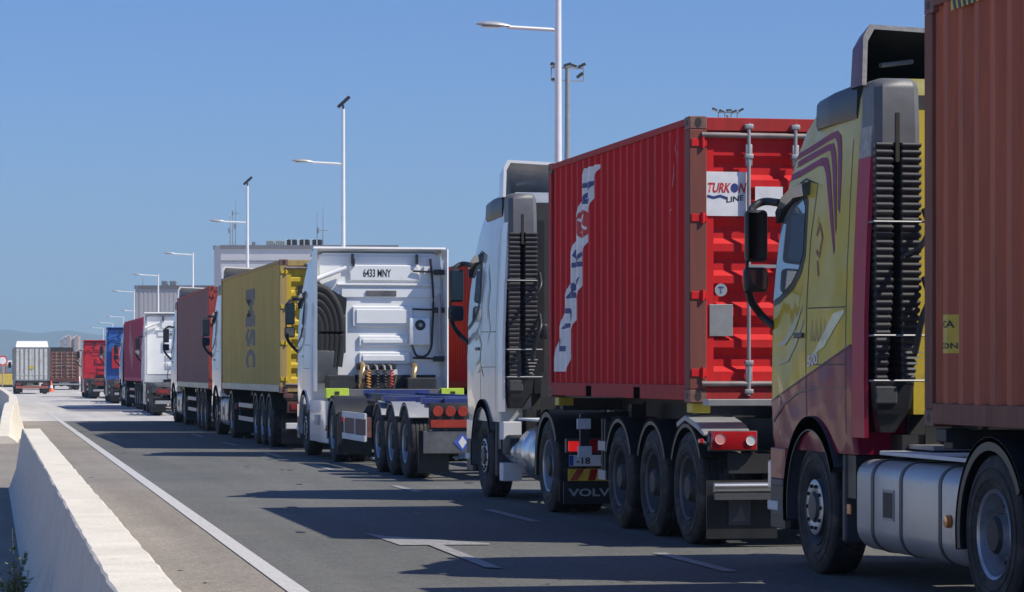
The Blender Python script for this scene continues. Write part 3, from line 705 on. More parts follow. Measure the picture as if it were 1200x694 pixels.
    # mirrors
    for s in (-1, 1):
        if not mirr: break
        z0 = 0 if LT is LV else -.12
        m = MB(); x0 = s * 1.22
        m.tube(bez([(x0, .95, 2.93 + z0), (s * 1.30, 1.12, 2.95 + z0), (s * 1.40, 1.10, 2.9 + z0), (s * 1.45, 1.02, 2.8 + z0)], 5), .032, BLK, n=8)
        m.tube(bez([(s * 1.235, 1.05, 1.93 + z0), (s * 1.32, 1.12, 2.02 + z0), (s * 1.42, 1.08, 2.14 + z0), (s * 1.47, 1.03, 2.26 + z0)], 5), .032, BLK, n=8)
        m.tube([(s * 1.46, 1.02, 2.85 + z0), (s * 1.48, 1.03, 2.2 + z0)], .015, BLK, n=6)
        m.box((s * 1.40, 1.02, 2.665 + z0), (.185, .10, .42), BLK, ch=.035); m.box((s * 1.405, 1.02, 2.31 + z0), (.20, .10, .20), BLK, ch=.035)
        mm = m.build('mirror', t, smooth=45)
        g = MB(); rot = Matrix.Rotation(s * .10, 3, 'Z')
        g.box((s * 1.40, .966, 2.665 + z0), (.15, .008, .37), M('dark_reflection_glass', (.06, .065, .075), .06, 1.0), rot=rot); g.box((s * 1.405, .966, 2.31 + z0), (.16, .008, .16), MIRR, rot=Matrix.Rotation(s * .12, 3, 'Z') @ Matrix.Rotation(.12, 3, 'X')); g.build('mirror_glass', mm)  # upper glass toned dark in place of the truck's own reflection
    # side extenders behind the cab
    et = zt - .07
    for s in (-1, 1):
        if style == 'panel': continue
        e = MB(); pts = []
        zz = [1.08, 1.5, 2.0, 2.5, 3.0, 3.14]
        if LT is not LV: zz = [1.08, 1.5, 2.0, 2.5, 2.9]
        for z in zz: hw = lv_at(LT, z)[0]; pts.append([(s * hw, -.98, z), (s * (hw - .0), -1.26, z), (s * (hw - .03), -1.27, z), (s * (hw - .035), -.98, z)])
        e.loft(pts, ext); eo = e.build('side_extender', t, smooth=40)
        if LT is LV:
            e = MB(); pts = []
            for z in (3.142, 3.3, 3.5, 3.68): hw = lv_at(LT, min(z, 3.5))[0] - (.03 if z > 3.6 else 0); pts.append([(s * (hw + .0), -.98, z), (s * hw, -1.25, z), (s * (hw - .05), -1.26, z), (s * (hw - .05), -.98, z)])
            e.loft(pts, top_ext or ext); e2 = e.build('upper_extender', t, smooth=40)
            if lod > 0:
                h = MB()
                for k, z in enumerate((3.2, 3.28, 3.42, 3.5, 3.6)): hw = lv_at(LT, min(z, 3.5))[0]; h.box((s * (hw - .025), -1.262, z), (.02, .006, .025), SEAM)
                h.build('bolt', e2)
            d = MB()
            rr = []
            for yy, dz, o in ((.06, .0, .012), (.0, .02, .04), (-.4, .05, .045), (-.90, .07, .012)):
                z1, z0_ = 3.64 + dz, 3.44 + dz * .2; h1 = lv_at(LT, min(3.5, z1))[0]; h0 = lv_at(LT, z0_)[0]
                rr.append([(s * (h0 + o * .6), yy, z0_), (s * (h0 + o), yy, z0_ + .03), (s * (h1 + o), yy, z1 - .03), (s * (h1 + o * .5), yy, z1), (s * (h1 - .2), yy, z1), (s * (h0 - .2), yy, z0_)])
            d.loft(rr, M('side_pod', (.030, .038, .048), .45, coat=.1)); d.build('side_deflector', t, smooth=50)
    # roof deflector: an open-backed shell
    if defl is not None and LT is LV:
        dmat = defl; o_ = MB(); cols = 15; out, inn = [], []
        st = [(-.2, 3.72), (-.4, 3.82), (-.6, 3.94), (-.85, 4.06), (-1.10, 4.13)]
        def dring(y, z, thick):
            w_ = sm(.98, 1.20, min(1, (-.20 - y) / .6)) - thick; zb_ = 3.66 + (0 if y > -.3 else .02)
            rg = [(-w_ - .01, y, zb_), (-w_, y, z - .09 - thick)]
            for k in range(9): u = -1 + 2 * k / 8; rg.append((u * (w_ - .05), y - (.0), z - thick - .05 * (1 - abs(u)) ** 1.0 * (1 if y < -.5 else .3)))
            rg += [(w_, y, z - .09 - thick), (w_ + .01, y, zb_)]; return rg
        A = [dring(y, z, 0) for y, z in st]; B = [dring(y, z, .035) for y, z in st]
        o_.loft(A, dmat, closed=False, cap=False)
        nA = len(A[0]); o_.add(A[-1] + B[-1], [(i, i + 1, nA + i + 1, nA + i) for i in range(nA - 1)], rimm or dmat)
        od = o_.build('roof_deflector', t, smooth=35)
        i_ = MB(); i_.loft(B, BLK if dmat is not WHITE else M('pale_lining', (.62, .62, .60), .7), closed=False, cap=False)
        for k in range(3): i_.tube([(-.6 + .6 * k, -.1, 3.72), (-.5 + .5 * k, -.8, 3.98)], .02, STEEL if k == 0 else BLK, n=6)
        i_.tube([(-1.0, -.9, 3.85), (-.7, -.75, 3.9)], .02, STEEL, n=6); i_.build('deflector_lining', od)
    # snorkel: smooth head over two ribbed columns, on the left behind the cab
    if style == 'snorkel':
        xl, xr = -1.20, -.83; yb, yf_ = -1.33, -1.02
        sn = MB()
        def oct_(x0, x1, y0, y1, z, ch=.05): return [(x0 + ch, y0, z), (x1 - ch, y0, z), (x1, y0 + ch, z), (x1, y1, z), (x0, y1, z), (x0, y0 + ch, z)]
        sn.loft([oct_(xl + .02, xr, yb, yf_, 3.24), oct_(xl + .02, xr + .0, yb, yf_, 3.35), oct_(xl + .02, xr - .01, yb, yf_, 3.64), oct_(xl + .03, xr - .02, yb + .02, yf_, 3.69), oct_(xl + .07, xr - .06, yb + .05, yf_, 3.715, .03)], M('grey_intake_plastic', (.13, .135, .145), .5, bump=.1))
        sn.b2(-1.03, -1.0, yb - .004, yb + .05, 3.1, 3.46, SEAM)
        so_ = sn.build('air_intake', t, smooth=35)
        rb = MB()
        for (x0, x1, dx) in ((xl + .015, -1.045, 0), (-.985, xr + .0, 0)):
            z = 3.24; k = 0; rings = []
            while z > 1.48:
                taper = .0 if z > 2.2 else (2.2 - z) * .05
                for dz, ins in ((0, .0), (-.010, -.004), (-.018, -.004), (-.032, .003), (-.040, .017), (-.048, .017), (-.053, .005)):
                    rings.append(oct_(x0 + ins * .5 + taper * .5, x1 - ins * .6 - taper, yb + ins + taper, yf_, z + dz, .010))
                z -= .055
            rb.loft(rings, RIBM)
        rb.build('ribbed_duct', so_)
        lo = MB(); lo.loft([oct_(xl + .0, xr - .03, yb + .04, yf_, 1.5, .03), oct_(xl + .02, xr - .05, yb + .06, yf_, 1.3, .03), oct_(xl + .06, xr - .16, yb + .1, yf_, 1.12, .03)], BLK)
        lo.b2(xl + .03, -1.0, yb + .04, yb + .12, 1.33, 1.46, SATIN, ch=.01)
        for k in range(5): lo.b2(-.95 + .004 * k, xr - .015 * k, yb - .01, yb + .1, 1.70 - .04 * k, 1.715 - .04 * k, M('pale_rib', (.4, .4, .4), .4, .3))
        lo.build('intake_base', so_)
        for z in (2.66, 1.83, 1.5): gb = MB(); gb.tube([(-1.21, -1.37, z), (-.78, -1.37, z)], .008, STEEL, n=6); gb.tube([(-1.21, -1.37, z), (-1.21, -1.2, z)], .008, STEEL, n=6); gb.build('grab_rail', t)
        hs = MB(); hs.tube(bez([(-.80, -1.3, 2.75), (-.82, -1.46, 2.6), (-.9, -1.49, 2.47), (-1.0, -1.45, 2.4)], 6), .022, BLK); hs.tube(bez([(-.8, -1.3, 2.25), (-.82, -1.46, 2.1), (-.88, -1.48, 1.95), (-.92, -1.44, 1.7)], 6), .024, BLK)
        hs.b2(-.80, -.72, -1.42, -1.3, 1.96, 2.14, BLK, ch=.02); hs.build('hose', t, smooth=50)
        dr = MB(); dr.b2(-.82, -.70, -1.10, -1.01, 1.3, 3.4, BLK); dr.build('rear_pillar', cab); dr = MB(); dr.b2(-.84, 1.12, -1.035, -1.006, 1.1, 3.62, M('dark_panel', (.035, .035, .037), .6)); dr.build('rear_dark_panel', cab)  # dark panel added over the cab's rear wall so it looks black
    if style == 'panel':
        panel_back(t, cab, LT, ext, lod)
    # chassis behind the cab
    ch = MB(); yr = -wb - .95
    for s in (-1, 1): ch.b2(s * .38, s * .46, yr, .9, .72, .98, CHAS)
    for y in (yr + .05, -wb, -2.6, -1.6, -.6, .6): ch.b2(-.38, .38, y - .06, y + .06, .76, .94, CHAS)
    ch.tube([(-.9, -wb, .515), (.9, -wb, .515)], .09, CHAS, n=12); ch.lathe([(-.25, .1), (-.15, .24), (.15, .24), (.25, .1)], CHAS, 'x', (0, -wb, .52), 18)
    ch.tube([(-.9, 0, .5), (.9, 0, .5)], .06, CHAS, n=8); ch.b2(-.5, .5, -.9, .9, .55, 1.0, CHAS); ch.b2(-.95, .95, -1.25, -.98, .78, 1.1, CHAS); ch.b2(-.78, 1.19, -1.275, -1.27, .95, 1.55, CHAS) if style == 'snorkel' else None; ch.b2(-.5, 1.1, -1.6, -1.29, .95, 1.25, BLK)  # thin upright sheet added to keep the gap behind the cab black
    ch.build('chassis', t)
    fw = MB(); fw.prism([(-.45, -wb - .5), (-.12, -wb - .5), (-.04, -wb), (.04, -wb), (.12, -wb - .5), (.45, -wb - .5), (.48, -wb + .1), (.3, -wb + .42), (-.3, -wb + .42), (-.48, -wb + .1)], 'z', 1.0, 1.06, CHAS); fw.build('fifth_wheel', t)
    sm_ = MB(); r2 = random.Random(3)
    for k in range(16):
        x = r2.uniform(-.9, .6); y = -1.6 - r2.random() * 1.1; sm_.box((x, y, 1.02 + r2.random() * .10), (r2.uniform(.06, .22), r2.uniform(.06, .25), r2.uniform(.05, .15)), r2.choice([CHAS, SATIN, STEEL, TANK, BLK]), ch=.01)
    sm_.tube(bez([(.3, -1.2, 1.5), (.2, -1.5, 1.25), (.1, -2.0, 1.2), (0, -2.6, 1.3)], 6), .02, BLK); sm_.tube(bez([(-.3, -1.2, 1.6), (-.35, -1.6, 1.3), (-.2, -2.1, 1.25), (-.1, -2.6, 1.3)], 6), .02, BLK)
    sm_.build('air_valves', t, smooth=40)
    # tanks, catwalk
    y0, y1 = (-.98, -3.2) if tank == 'box' else (-1.75, -3.1)
    for s in (-1, 1):
        if tank == 'box' or s > 0:
            k = MB()
            sec = lambda y, g=0.0: [(s * a, y, b) for a, b in [(.56, .25 - g)] + [(1.225 - .17 + (.17 + g) * math.cos(R(q)), .42 + (.17 + g) * math.sin(R(q))) for q in range(-90, 1, 15)] + [(1.225 - .13 + (.13 + g) * math.cos(R(q)), .79 + (.13 + g) * math.sin(R(q))) for q in range(0, 91, 15)] + [(.6, .92 + g)]]
            k.loft([[(x * .0 + s * (abs(x) * .97 + .0), y, z * .9 + .06) for x, y, z in sec(y0)], sec(y0 - .05), sec(y1 + .05), [(s * abs(x) * .97, y, z * .9 + .06) for x, y, z in sec(y1)]], TANK)
            tk = k.build('fuel_tank', t, smooth=50)
            for yy in (y0 - .38, y0 - 1.0, y1 + .42) if tank == 'box' else (y0 - .4, y1 + .3):
                g = MB(); g.loft([sec(yy, .006), sec(yy - .055, .006)], SATIN); g.build('tank_strap', tk, smooth=50)
            if s < 0:
                g = MB(); g.b2(-1.228, -1.231, -1.62, -1.86, .50, .72, STEEL); g.b2(-1.232, -1.234, -1.64, -1.84, .52, .70, SEAM); g.build('step_recess', tk)
                g = MB(); g.b2(-1.245, -1.225, y0 + .14, y0 + .06, .50, .58, AMB, ch=.01); g.build('side_marker', t)
                g = MB(); g.lathe([(0, .045), (-.03, .04), (-.032, 0)], AMB, 'x', (-1.232, y1 + .2, .56), 12); g.build('side_marker', t)
            tp = MB(); tp.b2(s * .55, s * 1.12, y0 - .25, y1 - .35, .955, .985, WDULL if s < 0 else STEEL, ch=.006); tp.b2(s * .5, s * .9, y0 - .25, y0 - .8, 1.0, 1.03, STEEL); tp.build('catwalk', t)
        else:
            k = MB(); k.lathe([(y0, 0), (y0, .27), (y0 - .05, .33), (y0 - .4, .34)] + [(y0 - .42, .35), (y0 - .47, .35), (y0 - .49, .34), (y1 + .45, .34), (y1 + .43, .35), (y1 + .38, .35), (y1 + .36, .34), (y1 + .05, .33), (y1, .27), (y1, 0)], ALU, 'y', (-.86, 0, .60), 36); k.build('fuel_tank', t, smooth=50)
            k = MB(); k.b2(-1.2, -.9, -.98, -1.45, .55, .80, CHAS, ch=.03); k.tube([(-1.05, -1.1, .6), (-1.05, -1.6, .6)], .14, ALU, n=16); k.build('air_tank', t, smooth=40)
            for z in (.36, .86):
                g = MB(); g.b2(-1.235, -1.0, -1.0, -1.22, z - .12, z + .1, WDULL, ch=.01); g.build('step', t)
            tp = MB(); tp.b2(-1.12, -.5, -1.55, -3.2, .985, 1.01, WDULL, ch=.006); tp.build('catwalk', t)
    # drive wheels, guards, flaps, tail lights
    for s in (-1, 1):
        for k, x in enumerate((1.10, .79)):
            if k == 1: put_wheel(t, s * x, -wb, -s, .515, .285, 'drive', 24, rimf)
            else: put_wheel(t, s * x, -wb, s, .515, .285, 'drive', 48 if lod > 0 else 24, rimf)
        arc_guard('mudguard', t, s * .68, s * 1.255, -wb, .515, .60, -12, 150, BLK, th=.03, lip=.055, n=22)
        fl = MB(); fl.b2(s * .64, s * 1.24, -wb - .62, -wb - .60, .14, .86 if flap else .36, BLK); fo = fl.build('mud_flap', t)
        tl = MB(); tl.b2(s * .84, s * 1.24, yr - .02, yr + .06, .68, .84, SATIN, ch=.01); tl.b2(s * 1.10, s * 1.22, yr - .035, yr - .02, .70, .81, REDLIT if style == 'snorkel' and lod > 1 else REDL, ch=.01); tl.b2(s * .86, s * 1.07, yr - .035, yr - .02, .69, .83, REDL, ch=.01); tl.b2(s * .4, s * .86, yr, yr + .04, .7, .8, CHAS); tl.build('tail_light', t)
    rb_ = MB(); rb_.b2(-.66, .66, yr - .02, yr + .04, .64, .78, CHAS, ch=.01); rb_.build('rear_crossmember', t)
    return t, cab

def panel_back(t, cab, LT, ext, lod):
    """white cab seen from behind: side and roof fairings round a pressed rear wall, coiled hoses, breather, lamp box"""
    zt = LT[-1][0]; W = 1.225
    for s in (-1, 1):
        e = MB(); e.loft([[(s * W, -.9, z), (s * W, -1.46, z), (s * (W - .025), -1.47, z), (s * (W - .03), -.9, z)] for z in (1.2, 1.7, 3.0, zt + .06)], ext); e.build('side_extender', t, smooth=40)
    e = MB(); e.loft([[(x, -.6, zt + .0), (x, -1.14, zt + .11), (x, -1.15, zt + .075), (x, -.6, zt - .06)] for x in (-W, -.6, .6, W)], ext); e.build('roof_deflector', t, smooth=40)
    for s in (-1, 1):
        k = MB(); k.loft([[(s * 1.235, -.74, z), (s * 1.25, -.78, z), (s * 1.25, -2.95 - .0 * z, z), (s * 1.2, -3.0, z), (s * 1.2, -.74, z)] for z in (.30, .34, 1.0, 1.04)], ext); k.b2(s * 1.252, s * 1.258, -1.5, -2.1, .6, .78, STEEL, ch=.002); k.build('side_skirt', t, smooth=40)
    b = MB()
    b.b2(-1.1, 1.15, -1.02, -1.0, 1.45, zt - .06, ext)
    b.b2(-.55, .75, -1.07, -1.02, zt - .52, zt - .22, ext, ch=.02)        # number board
    b.b2(-.78, 1.12, -1.08, -1.02, zt - .60, zt - .56, ext, ch=.008)
    b.b2(-.70, 1.12, -1.05, -1.02, zt - .82, zt - .64, ext, ch=.01)
    for z0, z1, xx0, xx1, dd in ((zt - 1.36, zt - .98, -.50, .62, .055), (zt - 1.72, zt - 1.52, -.38, .6, .045), (zt - 2.05, zt - 1.82, -.38, .58, .045)):
        b.b2(xx0, xx1, -1.02 - dd, -1.02, z0, z1, ext, ch=.02); b.b2(xx0 + .07, xx1 - .07, -1.022 - dd - .02, -1.02 - dd, z0 + .06, z1 - .06, ext, ch=.018)
    b.build('rear_panel', cab, bevel=.006)
    k = MB(); k.b2(-.24, .32, -1.078, -1.05, zt - .79, zt - .69, CHASG, ch=.006); k.b2(-.5, -.46, -1.1, -1.05, zt - .1, zt - .25, BLK)
    for z in (zt - .35, zt - 1.05, zt - 1.95): k.tube([(.62, -1.1, z + .02), (1.2, -1.14, z)], .02, BLK, n=6); k.box((1.1, -1.15, z), (.2, .12, .1), BLK, ch=.02)
    for x in (-.5, .7): k.b2(x - .02, x + .02, -1.12, -1.04, zt - .2, zt - .02, BLK)
    k.build('bracket', cab)
    p = MB(); p.tube([(-1.2, -1.15, zt - .5), (-.62, -1.15, zt - .28)], .045, ext, n=10); p.build('brace', t, smooth=50); p = MB(); p.tube([(1.12, -1.2, 1.9), (1.1, -1.2, zt - .75)], .03, STEEL, n=8); p.build('brace', t, smooth=50)
    c = MB(); c.tube(bez([(.95, -1.1, zt - .1), (1.0, -1.12, zt - .8), (.98, -1.12, zt - 1.5), (.95, -1.16, 2.0), (.85, -1.16, 1.85), (.68, -1.16, 1.86), (.6, -1.14, 2.05)], 6), .022, BLK); c.build('cable', t, smooth=50)
    q = MB(); q.b2(.55, .93, -1.16, -1.02, 2.05, 2.55, ext, ch=.02); q.lathe([(-1.19, .0), (-1.19, .09), (-1.16, .1)], BLK, 'y', (.75, 0, 2.42), 20); q.lathe([(-1.2, .0), (-1.2, .04)], STEEL, 'y', (.75, 0, 2.42), 12); q.build('heater_box', t, smooth=40)
    if lod > 0:
        h = MB()
        for i in range(5):
            rr_ = .18 + .14 * i
            pts = [(-1.19 + .48 * (rr_ / .74) * math.sin(R(a)), -1.10 - .012 * i, 2.30 + (.30 + .13 * i) * math.cos(R(a))) for a in (0, 25, 50, 70, 90)] + [(-1.19 + .46 * (rr_ / .74), -1.10 - .012 * i, 2.0), (-1.19 + .42 * (rr_ / .74), -1.10 - .012 * i, 1.65)]
            h.tube(bez(pts, 4), .074, M('hose_black', (.012, .012, .013), .7), n=8)
        h.b2(-1.2, -.62, -1.08, -1.03, 1.9, 2.6, BLK, ch=.05); h.prism([(-1.2, 2.0), (-.66, 2.1), (-.60, 2.9), (-1.2, 3.25)], 'y', -1.06, -1.03, BLK); h.b2(-1.18, -.78, -1.2, -1.04, 1.35, 1.95, SATIN, ch=.03); h.build('air_intake', t, smooth=50)
        for x in (-.38, .58): g = MB(); g.tube(bez([(x, -1.35, 1.1), (x, -1.38, 1.45), (x + .05, -1.3, 1.62), (x + .05, -1.1, 1.7)], 5), .055, GOLD, n=10); g.build('exhaust_pipe', t, smooth=50)
        for x, mt in ((-.26, ORH), (-.1, BLK), (.04, BLK), (.16, REDH)):
            cpts = []
            for i in range(90):
                a = i * .62; zz = 1.58 - i * .0052; cpts.append((x + .035 * math.cos(a), -1.5 + .035 * math.sin(a), zz))
            hs = MB(); hs.tube(cpts, .011, mt, n=5); hs.tube([(x, -1.1, 1.68), (x, -1.4, 1.66), (x, -1.5, 1.58)], .02, STEEL); hs.build('coiled_hose', t, smooth=60)
        bb = MB(); bb.b2(-.42, .3, -1.2, -1.02, 1.60, 1.72, CHAS, ch=.02); bb.b2(.45, 1.0, -1.5, -1.1, 1.15, 1.45, CHAS, ch=.02); bb.b2(-1.0, -.5, -1.4, -1.1, 1.12, 1.5, CHAS, ch=.02); bb.b2(-1.0, 1.05, -1.09, -1.03, 1.1, 1.5, CHAS); bb.build('hose_bracket', t)

# ------------------------------------------------------------------ the queue of lorries
def cpaint(name, col, dirt, amt=0.25, **k): return M(name, col, 0.62, 0.0, var=0.12, scale=3, coat=0.0, ior=1.25, dirt=dirt, dirt_amt=amt, dscale=1.6, streak=True, bump=0.1, bscale=30, **k)
BROWN = cpaint('container_brown', (0.46, 0.145, 0.085), (0.25, 0.10, 0.07), .5)
BROWNF = cpaint('container_brown_frame', (0.22, 0.10, 0.07), (0.12, 0.055, 0.04), .5)
RED = cpaint('container_red', (0.54, 0.016, 0.022), (0.34, 0.030, 0.03), .5)
REDD = cpaint('container_red_door', (0.62, 0.022, 0.025), (0.42, 0.045, 0.035), .35)
REDF = cpaint('container_red_frame', (0.40, 0.035, 0.033), (0.20, 0.05, 0.04), .45)
RUSTF = cpaint('container_rust_post', (0.20, 0.075, 0.06), (0.30, 0.05, 0.04), .4)
YELC = cpaint('container_yellow', (0.54, 0.41, 0.13), (0.34, 0.26, 0.09), .25)
YELD = cpaint('container_yellow_door', (0.60, 0.42, 0.045), (0.35, 0.22, 0.05), .2)
YELF = cpaint('container_yellow_frame', (0.42, 0.30, 0.12), (0.3, 0.14, 0.08), .4)
MAUV = cpaint('container_mauve', (0.27, 0.155, 0.15), (0.22, 0.13, 0.125), .25)
MAUVF = cpaint('container_mauve_frame', (0.33, 0.06, 0.05), (0.25, 0.12, 0.1), .4)
PINK = cpaint('container_magenta', (0.36, 0.05, 0.105), (0.3, 0.09, 0.13), .25)
PINKD = cpaint('container_magenta_door', (0.50, 0.035, 0.10), (0.3, 0.06, 0.1), .2)
OLDB = cpaint('container_old_brown', (0.17, 0.085, 0.07), (0.26, 0.2, 0.17), .45)
MAR = (0.20, 0.004, 0.035)
GOLDP = band_paint('gold_and_maroon_livery', MAR, (0.56, 0.42, 0.02), 1.56, -0.215, top=(0.58, 0.52, 0.20), ztop=3.25)
MARP = M('maroon_paint', MAR, 0.4, 0.0, coat=0.3, var=0.1, wav=0.02, ior=1.2)
CRIM = M('crimson_paint', (0.42, 0.012, 0.045), 0.5, 0.0, coat=0.1, ior=1.3)
PERF = M('punched_strip', (0.36, 0.34, 0.31), 0.6, 0.3, var=0.3, scale=20)
STRP = M('purple_stripe', (0.27, 0.085, 0.16), 0.6, 0.0, ior=1.25)
WCAB = M('white_cab_paint', (0.80, 0.80, 0.79), 0.3, 0.0, coat=0.7, var=0.05, dirt=(.5, .49, .46), dirt_amt=.15, wav=.006)
SILV = M('pale_silver_cab', (0.56, 0.58, 0.58), 0.3, 0.15, coat=0.8, var=0.1, wav=.01)
GRCAB = M('grey_cab_back', (0.52, 0.54, 0.56), 0.5, var=.1)
BLUEC = M('blue_cab_paint', (0.035, 0.12, 0.38), 0.35, coat=.5, var=.2)
REDC = M('red_cab_paint', (0.48, 0.02, 0.03), 0.35, coat=.5, var=.2)

def side_fn(L, pitch, off=.003, d=.036):
    return lambda u, v: (-(1.219 - .012 - corr_x(u, L, pitch, d)) - off, u, v)
def decal(bm, mp, fn, uc, vc, mat, name, parent):
    for v in bm.verts: v.co = Vector((*mp(v.co.x, v.co.y), 0))
    return cuts_patch(name, bm, fn, uc, vc, mat, parent)
XL = 6.6
# ---- first lorry (gold and maroon)
t1, cab1 = tractor('gold and maroon tractor unit with purple stripes and black ribbed air intake, nearest lorry', (XL + 1.25, 20.95, 0), 0, GOLDP, ext=CRIM, lod=2, low=MARP, defl=M('deflector_maroon', (.12, .008, .03), .45, coat=.15, ior=1.3), ctrim=SATIN, top_ext=PERF, rimm=PERF)
fnc = lambda off: (lambda u, v: (-(side_x(LV, u, v) + off), u, v))
kz = [z for z, _, _ in LV] + [2.2, 2.55, 2.85, 3.1]; ky = [-.9, .1, .5, .7, .8, .9]
STR = [([(0.7, 3.28), (0.22, 3.33), (-0.26, 3.39), (-0.43, 3.4), (-0.54, 3.35), (-0.58, 3.21), (-0.6, 3.02), (-0.6, 2.76)], [(0.72, 3.24), (0.22, 3.285), (-0.26, 3.34), (-0.39, 3.35), (-0.45, 3.31), (-0.49, 3.22), (-0.52, 3.02), (-0.55, 2.8)]),
       ([(0.81, 3.2), (0.31, 3.26), (-0.22, 3.31), (-0.36, 3.31), (-0.43, 3.23), (-0.47, 3.11), (-0.50, 2.89), (-0.54, 2.65)], [(0.86, 3.16), (0.31, 3.21), (-0.2, 3.26), (-0.29, 3.26), (-0.34, 3.19), (-0.38, 3.08), (-0.43, 2.89), (-0.52, 2.6)]),
       ([(0.86, 3.13), (0.35, 3.17), (-0.09, 3.22), (-0.23, 3.21), (-0.29, 3.14), (-0.33, 3.06), (-0.39, 2.89), (-0.52, 2.5)], [(0.88, 3.08), (0.44, 3.11), (0.0, 3.16), (-0.14, 3.15), (-0.2, 3.10), (-0.24, 3.03), (-0.31, 2.87), (-0.50, 2.45)])]
sp = []
for A_, B_ in STR: sp += [[A_[i], A_[i + 1], B_[i + 1], B_[i]] for i in range(7)]
cuts_patch('purple_stripe', polys_bm(sp), fnc(.0045), ky, kz, STRP, cab1)
decal(text_bm('500', .26, .09, .03), lambda a, b: (.10 - a, 1.60 + b + a * .1), fnc(.005), ky, kz, LETW, 'lettering', cab1)
cuts_patch('bronze_swirl', polys_bm(ribbon([(.95, 1.78), (.7, 1.80), (.45, 1.92), (.25, 2.08)], [.01, .05, .06, .01]) + ribbon([(.9, 1.62), (.62, 1.66), (.4, 1.8), (.2, 1.98)], [.01, .03, .04, .01])), fnc(.005), ky, kz, M('bronze_swirl_paint', (.30, .20, .03), .35, coat=.8), cab1)
cuts_patch('pale_swirl', polys_bm(ribbon([(-.05, 1.70), (-.3, 1.80), (-.55, 1.95), (-.8, 2.02)], [.01, .10, .12, .02])), fnc(.005), ky, kz, M('pale_gold_swirl', (.62, .55, .22), .35, coat=.8), cab1)
cuts_patch('colour_split_line', polys_bm(ribbon([(1.1, 1.325), (.5, 1.455), (-.2, 1.605), (-.95, 1.765)], .012)), fnc(.0055), ky, kz, M('dark_maroon_line', (.06, .01, .02), .4), cab1)
cuts_patch('tapered_dark_line', polys_bm(ribbon([(1.05, 1.16), (.75, 1.30), (.35, 1.40), (-.1, 1.44), (-.82, 1.44)], [.03, .02, .014, .008, .004])), fnc(.0058), ky, kz, M('dark_maroon_line', (.06, .01, .02), .4), cab1)  # flat dark line tapering along the lower cab side
cuts_patch('faded_emblem', polys_bm(ribbon([(-.05, 2.62), (-.12, 2.7), (-.2, 2.6), (-.14, 2.45), (-.06, 2.5)], .035) + ribbon([(-.1, 2.42), (-.14, 2.3)], .03)), fnc(.005), ky, kz, M('faded_red', (.36, .12, .07), .5), cab1)
cuts_patch('faded_lettering', polys_bm(sum([ribbon([(.02 - .11 * i, 1.80), (.0 - .11 * i, 1.97), (-.05 - .11 * i, 1.80)], .014) for i in range(4)], [])), fnc(.005), ky, kz, M('faded_bronze', (.30, .18, .10), .5), cab1)
y_ = MB(); y_.b2(-.825, -.70, -1.14, -1.02, 1.25, 3.5, YEL); y_.build('rear_pillar', cab1)
trailer('black container trailer under the rust brown container at the right edge', (XL + 1.23, 6.0, 0), 0, 12.3, (1.5, 2.8, 4.1), CHAS, 1.18, legs=9.2, bolster=CHAS)
c1 = container('rust brown shipping container with yellow caution sticker at the right edge', (XL + 1.22, 18.4 - 12.19, 1.19), 0, 12.19, 2.94, BROWN, BROWNF, BROWN, pitch=.29, depth=.05)
uc1 = corr_breaks(12.19, .29); f1 = side_fn(12.19, .29, .003, .05)
hzb = MB()
for k in range(5): hzb.prism([(11.55 - .09 * k, 2.79), (11.60 - .09 * k, 2.79), (11.66 - .09 * k, 2.93), (11.61 - .09 * k, 2.93)], 'x', -1.221, -1.2225, LETK)
hzb.b2(-1.2185, -1.2205, 11.15, 11.66, 2.79, 2.93, YEL); hzb.build('hazard_strip', c1)
cuts_patch('caution_sticker', polys_bm([[(11.88, .50), (11.66, .50), (11.66, .76), (11.88, .76)]]), f1, uc1, [], YEL, c1)
f1b = side_fn(12.19, .29, .006, .05)
decal(text_bm('CA', .12, .05, .02), lambda a, b: (11.83 - a, .67 + b), f1b, uc1, [], LETK, 'lettering', c1)
decal(text_bm('CON', .16, .04, .02), lambda a, b: (11.85 - a, .53 + b), f1b, uc1, [], LETK, 'lettering', c1)

# ---- second lorry (white cab, red 20-foot container)
t2, cab2 = tractor('white tractor unit with black ribbed air intake coupled to the lettered red container', (XL + 1.25, 34.55, 0), 0, SILV, ext=WCAB, lod=2, low=SILV, tank='round', defl=WHITE, ctrim=CHASG, flap=False)
cuts_patch('green_leaf_motif', polys_bm(ribbon([(.5, 1.95), (.3, 2.02), (.1, 1.9), (.2, 1.7), (.45, 1.65)], [.02, .05, .06, .05, .02]) + ribbon([(.3, 1.55), (.1, 1.62), (-.05, 1.5)], [.02, .06, .02])), fnc(.005), ky, kz, M('faded_green', (.44, .52, .36), .4), cab2)
cuts_patch('pale_swirl', polys_bm(ribbon([(-.2, 2.9), (-.35, 2.6), (-.25, 2.35), (-.45, 2.1), (-.3, 1.9)], [.02, .10, .13, .08, .02])), fnc(.005), ky, kz, M('faded_khaki', (.52, .53, .49), .3, coat=.6), cab2)
yr2 = -3.8 - .95
pl = MB(); pl.b2(-1.21, -.69, yr2 - .035, yr2 - .028, .54, .66, LETW); pl.b2(-1.21, -1.165, yr2 - .038, yr2 - .034, .545, .655, M('plate_blue', (.02, .08, .45), .5)); plo = pl.build('number_plate', t2)
text_obj('lettering', '-18', .15, .075, LETK, plo, lambda u, v: (-1.13 + u, yr2 - .04, .562 + v)); text_obj('lettering', 'L', .04, .075, LETK, plo, lambda u, v: (-.86 + u, yr2 - .04, .562 + v))
rf = MB(); rf.prism([(-1.22, .38), (-.7, .38), (-.7, .51), (-1.22, .51)], 'y', yr2 - .02, yr2 - .012, M('reflector_yellow', (.75, .5, .05), .4))
